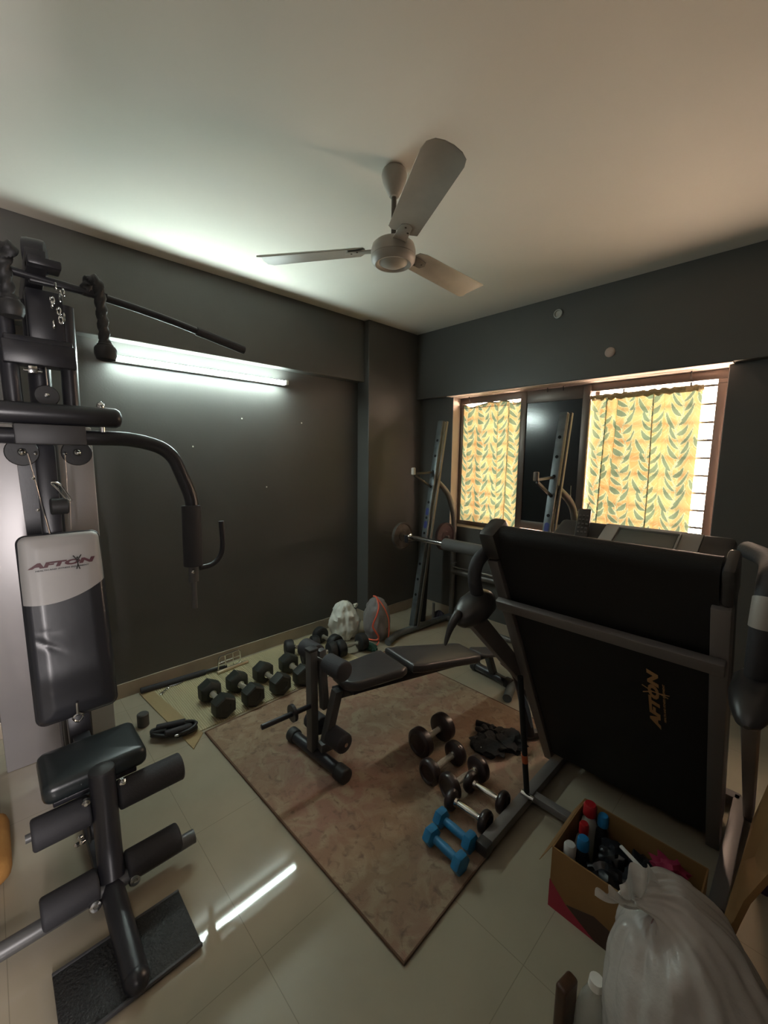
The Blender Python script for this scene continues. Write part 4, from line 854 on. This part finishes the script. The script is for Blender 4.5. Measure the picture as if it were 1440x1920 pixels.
# ---------------------------------------------------------------- carton of bottles
cx0, cx1, cy0, cy1, ch_ = 2.555, 2.955, 1.355, 1.66, .24
bx = thing('open_carton', (2.75, 1.5, 0), 'open brown cardboard carton full of bottles in front of the treadmill', 'box')
wl = .005
obj('carton_walls', MB().box(((cx0+cx1)/2, cy0, ch_/2), (cx1-cx0, wl, ch_)).box(((cx0+cx1)/2, cy1, ch_/2), (cx1-cx0, wl, ch_)).box((cx0, (cy0+cy1)/2, ch_/2), (wl, cy1-cy0, ch_)).box((cx1, (cy0+cy1)/2, ch_/2), (wl, cy1-cy0, ch_)).box(((cx0+cx1)/2, (cy0+cy1)/2, .004), (cx1-cx0, cy1-cy0, .006)), CARD, bx, smooth=0)
obj('side_flap', MB().poly([(cx0-.002, cy0, ch_), (cx0-.002, cy1, ch_), (cx0-.045, cy1, ch_-.09), (cx0-.045, cy0, ch_-.09)], (-.4, 0, .2), .004), CARD, bx, smooth=0)
obj('red_print', MB().poly([(cx0-.003, cy0-.0030, .0), (cx0+.16, cy0-.0030, .0), (cx0+.06, cy0-.0030, .05), (cx0-.003, cy0-.0030, .11)], (0, -1, 0), .001), REDC, bx, smooth=0, label='printed red corner')
obj('dark_print', MB().poly([(cx0+.16, cy0-.0030, .0), (cx0+.34, cy0-.0030, .0), (cx0+.25, cy0-.0030, .07), (cx0+.15, cy0-.0030, .09), (cx0+.06, cy0-.0030, .055)], (0, -1, 0), .001), mat('brown_print', (.06, .03, .02), .7), bx, smooth=0, label='dark printed patch')
def bottle(x, y, z0_, r, h, body, cap, label, capr=.55, tilt=(0, 0)):
    t = thing('bottle', (x, y, z0_), label, 'bottle', 'bottles in the open carton'); ax = (tilt[0], tilt[1], 1)
    A = Vector(ax).normalized()
    obj('bottle_body', MB().lathe([(0, r*.8), (.006, r), (h*.62, r), (h*.74, r*.85), (h*.82, r*.45), (h*.84, r*.42)], (x, y, z0_), ax, 18), body, t)
    obj('cap', MB().lathe([(h*.83, r*capr), (h*.97, r*capr), (h, r*capr*.8), (h*1.001, 0)], (x, y, z0_), ax, 18), cap, t)
WB = mat('white_bottle', (.42, .42, .38), .4); RC = mat('red_cap', (.35, .015, .02), .35); BC = mat('blue_cap', (.02, .16, .36), .35); DKB = mat('dark_bottle', (.012, .013, .016), .3)
bottle(2.592, 1.60, .01, .030, .27, WB, RC, 'white bottle with tall red cap at the back corner of the carton', .8)
bottle(2.64, 1.605, .01, .026, .25, DKB, BC, 'dark bottle with blue cap at the back of the carton', .75)
bottle(2.602, 1.515, .01, .028, .25, WB, RC, 'white bottle with small red cap in the middle of the carton', .6)
bottle(2.622, 1.455, .01, .026, .245, DKB, BC, 'dark bottle with blue cap near the front of the carton', .8)
bottle(2.595, 1.405, .01, .026, .235, WB, mat('white_cap', (.5, .5, .48), .4), 'white bottle with white cap nearest the printed side of the carton', .8)
dk = thing('dark_pouches', (2.75, 1.5, .05), 'heap of dark pouches and cases inside the carton', 'pouches')
for k, (x_, y_, r_) in enumerate(((2.70, 1.55, .05), (2.71, 1.45, .055), (2.79, 1.57, .05), (2.80, 1.47, .06), (2.87, 1.43, .05), (2.68, 1.41, .035))): obj('pouch', crumple((x_, y_, .155), r_, (1, 1, .7), k+11, .5).xf(Matrix.Translation((0, 0, .015))), DKB, dk)
tag(obj('white_stick', MB().beam((2.72, 1.54, .235), (2.80, 1.50, .235), .012, .008, .002), WHITEP), 'thin white plastic stick lying on the dark pouches in the carton', 'stick')
PK = mat('magenta_cloth', (.22, .008, .04), .8, bump=.3, bscale=40)
pk = thing('magenta_cloth', (2.87, 1.57, .2), 'crumpled magenta cloth draped over the back right of the carton', 'cloth')
obj('cloth', crumple((2.865, 1.575, .225), .050, (1.0, .8, .55), 31, .9), PK, pk); obj('cloth_fold', crumple((2.895, 1.51, .225), .040, (1.0, 1.2, .5), 37, .9), PK, pk)
tag(obj('tan_stick', MB().beam((2.80, 1.40, .235), (2.93, 1.425, .235), .02, .008, .002), CARD), 'flat tan strip lying across the right of the carton', 'strip')
tag(obj('purple_box', MB().box((3.09, 2.12, .12), (.05, .3, .24), .01), mat('purple_card', (.05, .025, .09), .5), loc=(3.06, 2.15, 0)), 'purple box standing behind the right upright of the treadmill', 'box')
# ---------------------------------------------------------------- sack and things close to the camera
sk = thing('plastic_sack', (3.06, 1.0, 0), 'big milky polythene sack with tied neck in the right foreground', 'sack')
spine = [(3.09, .99, .015), (3.09, .99, .03), (3.085, .99, .08), (3.055, 1.01, .20), (3.01, 1.05, .34), (2.965, 1.08, .47), (2.93, 1.085, .545), (2.90, 1.07, .578), (2.878, 1.052, .570), (2.866, 1.045, .565)]
rads = [.10, .15, .195, .21, .19, .145, .10, .058, .026, .020]
def spine_sack(spine, rads, seed, fold, amp, n=130, m=6):
    sp = curve(spine, m); rr = [q.x for q in curve([(r, 0, 0) for r in rads], m)]
    L = sum((sp[i]-sp[i-1]).length for i in range(1, len(sp)))
    ph = [random.uniform(0, 6) for _ in range(4)]
    def rf(th, l):
        t = l/L; k = .25+1.6*max(0, (t-.55)/.45)
        sh = .5*math.sin(9*th+ph[0]+1.3*math.sin(3*t+th))+.35*math.sin(15*th+ph[1]+2*t)+.3*math.sin(23*th+ph[2])
        return 1+fold*k*sh
    mb = MB().tube(sp, rr, n, True, rf)
    for i, p in enumerate(mb.v):
        d = Vector((noise.noise(p*7+Vector((seed, 0, 0))), noise.noise(p*7+Vector((0, seed, 0))), noise.noise(p*7+Vector((0, 0, seed)))))*amp
        d += Vector((noise.noise(p*19), noise.noise(p*19+Vector((9, 0, 0))), noise.noise(p*19+Vector((0, 9, 0)))))*amp*.4
        q = p+d; q.z = max(q.z, .004); mb.v[i] = q
    return mb
obj('sack_body', spine_sack(spine, rads, 3.3, .06, .018), SACK, sk, smooth=60)
obj('contents', spine_sack([(a, b, c+.015) for a, b, c in spine[:7]], [r*.80 for r in rads[:6]]+[.02], 7.7, .02, .006, 50, 4), mat('pinkish_cloth', (.30, .19, .18), .9, var=.4, vscale=7), sk, smooth=60)
def ear(c, h, wd, tip, seed):
    mb = MB(); V = []; F = []; nu, nv = 22, 12; side = Vector((.69, .72, 0)); out_ = Vector((.5, -.5, 0))
    for j in range(nv+1):
        t = j/nv
        for i in range(nu+1):
            u = i/nu*2-1
            w_ = wd*(.22+.78*math.sin(t*PI/2)**.8)*u
            p = Vector(c)+side*(w_+tip*t)+Vector((0, 0, h*t*(1-.55*abs(u)**2.5+.04*math.sin(u*5+seed))))+out_*(.012*math.sin(u*7+seed)*(.4+t)+.02*math.sin(t*3))
            V.append(p)
    for j in range(nv):
        for i in range(nu): F.append((j*(nu+1)+i, j*(nu+1)+i+1, (j+1)*(nu+1)+i+1, (j+1)*(nu+1)+i))
    return mb.add(V, F)
obj('tied_ear', ear((2.872, 1.046, .562), .10, .050, .005, 1), SACK, sk, smooth=60)
obj('tied_ear', ear((2.866, 1.040, .560), .035, .035, -.055, 4), SACK, sk, smooth=60)
obj('neck_tie', MB().tube([Vector((2.870, 1.046, .566))+Vector((.012*math.sin(t), .012*math.sin(t), .024*math.cos(t)))+Vector((.018*math.cos(t), -.018*math.cos(t), 0))*.0+Vector((.69, .72, 0))*.02*math.sin(t) for t in [2*PI*i/20 for i in range(21)]], .006, 8), SACK, sk)
cl = thing('clear_bottle_pack', (2.78, .98, 0), 'clear plastic pack with brown wrapper at the bottom edge beside the sack', 'bottle pack')
obj('clear_bottle', MB().lathe([(0, .03), (.006, .036), (.20, .036), (.24, .03), (.28, .016), (.285, .015)], (2.80, 1.0, .0), (.05, .05, 1), 20), CLEARP, cl)
obj('cap', MB().lathe([(.283, .018), (.305, .017), (.307, 0)], (2.80, 1.0, .0), (.05, .05, 1), 16), WHITEP, cl)
obj('wrapper', MB().pad(densify(rrect(.06, .27, .01), .02), (2.772, .975, .14), (.2, 1, 0), (0, 0, 1), (-1, .2, 0), .03, .008, .01), mat('brown_wrapper', (.09, .04, .02), .35, var=.5, vscale=20), cl)
cbx = thing('cardboard_flap_box', (3.25, 1.35, 0), 'torn brown cardboard box at the right edge of the picture', 'box')
obj('box_body', MB().box((3.33, 1.83, .35), (.40, .20, .70), .004), CARD, cbx, smooth=0)
obj('open_flap', MB().poly([(3.115, 1.72, .735), (3.067, 1.5, .728), (3.0465, 1.5, .602), (3.037, 1.4, .53), (3.017, 1.2, .438), (3.03, 1.2, .436), (3.044, 1.2, .5275), (3.056, 1.2, .594), (3.088, 1.2, .694), (3.135, 1.3, .75), (3.14, 1.72, .74)], (1, .1, .1), .012), CARD, cbx, smooth=0)
dfb = thing('dark_interior_bag', (3.36, 1.42, 0), 'black bag shape added for the dark interior right of the polythene sack', 'bag')
obj('bag_body', MB().pad(densify(rrect(.30, .50, .08), .03), (3.46, 1.42, .002), (1, 0, 0), (0, 1, 0), (0, 0, 1), .30, .08, .03), CLOTHB, dfb)  # dark bag shape added where a dark interior shows
obj('carry_strap', MB().tube(curve([(3.38, 1.30, .29), (3.36, 1.34, .38), (3.36, 1.48, .38), (3.38, 1.55, .29)], 6), .012, 8), CLOTHB, dfb)
oc = thing('orange_cushion', (.9, -.2, 0), 'orange brown cushion at the left edge of the picture on the floor', 'cushion')
obj('cushion', MB().pad(densify(rrect(.36, .28, .06), .03), (.95, -.195, .002), (1, 0, 0), (0, 1, 0), (0, 0, 1), .10, .04, .02), mat('orange_fabric', (.33, .16, .04), .9, bump=.3, bscale=60), oc)
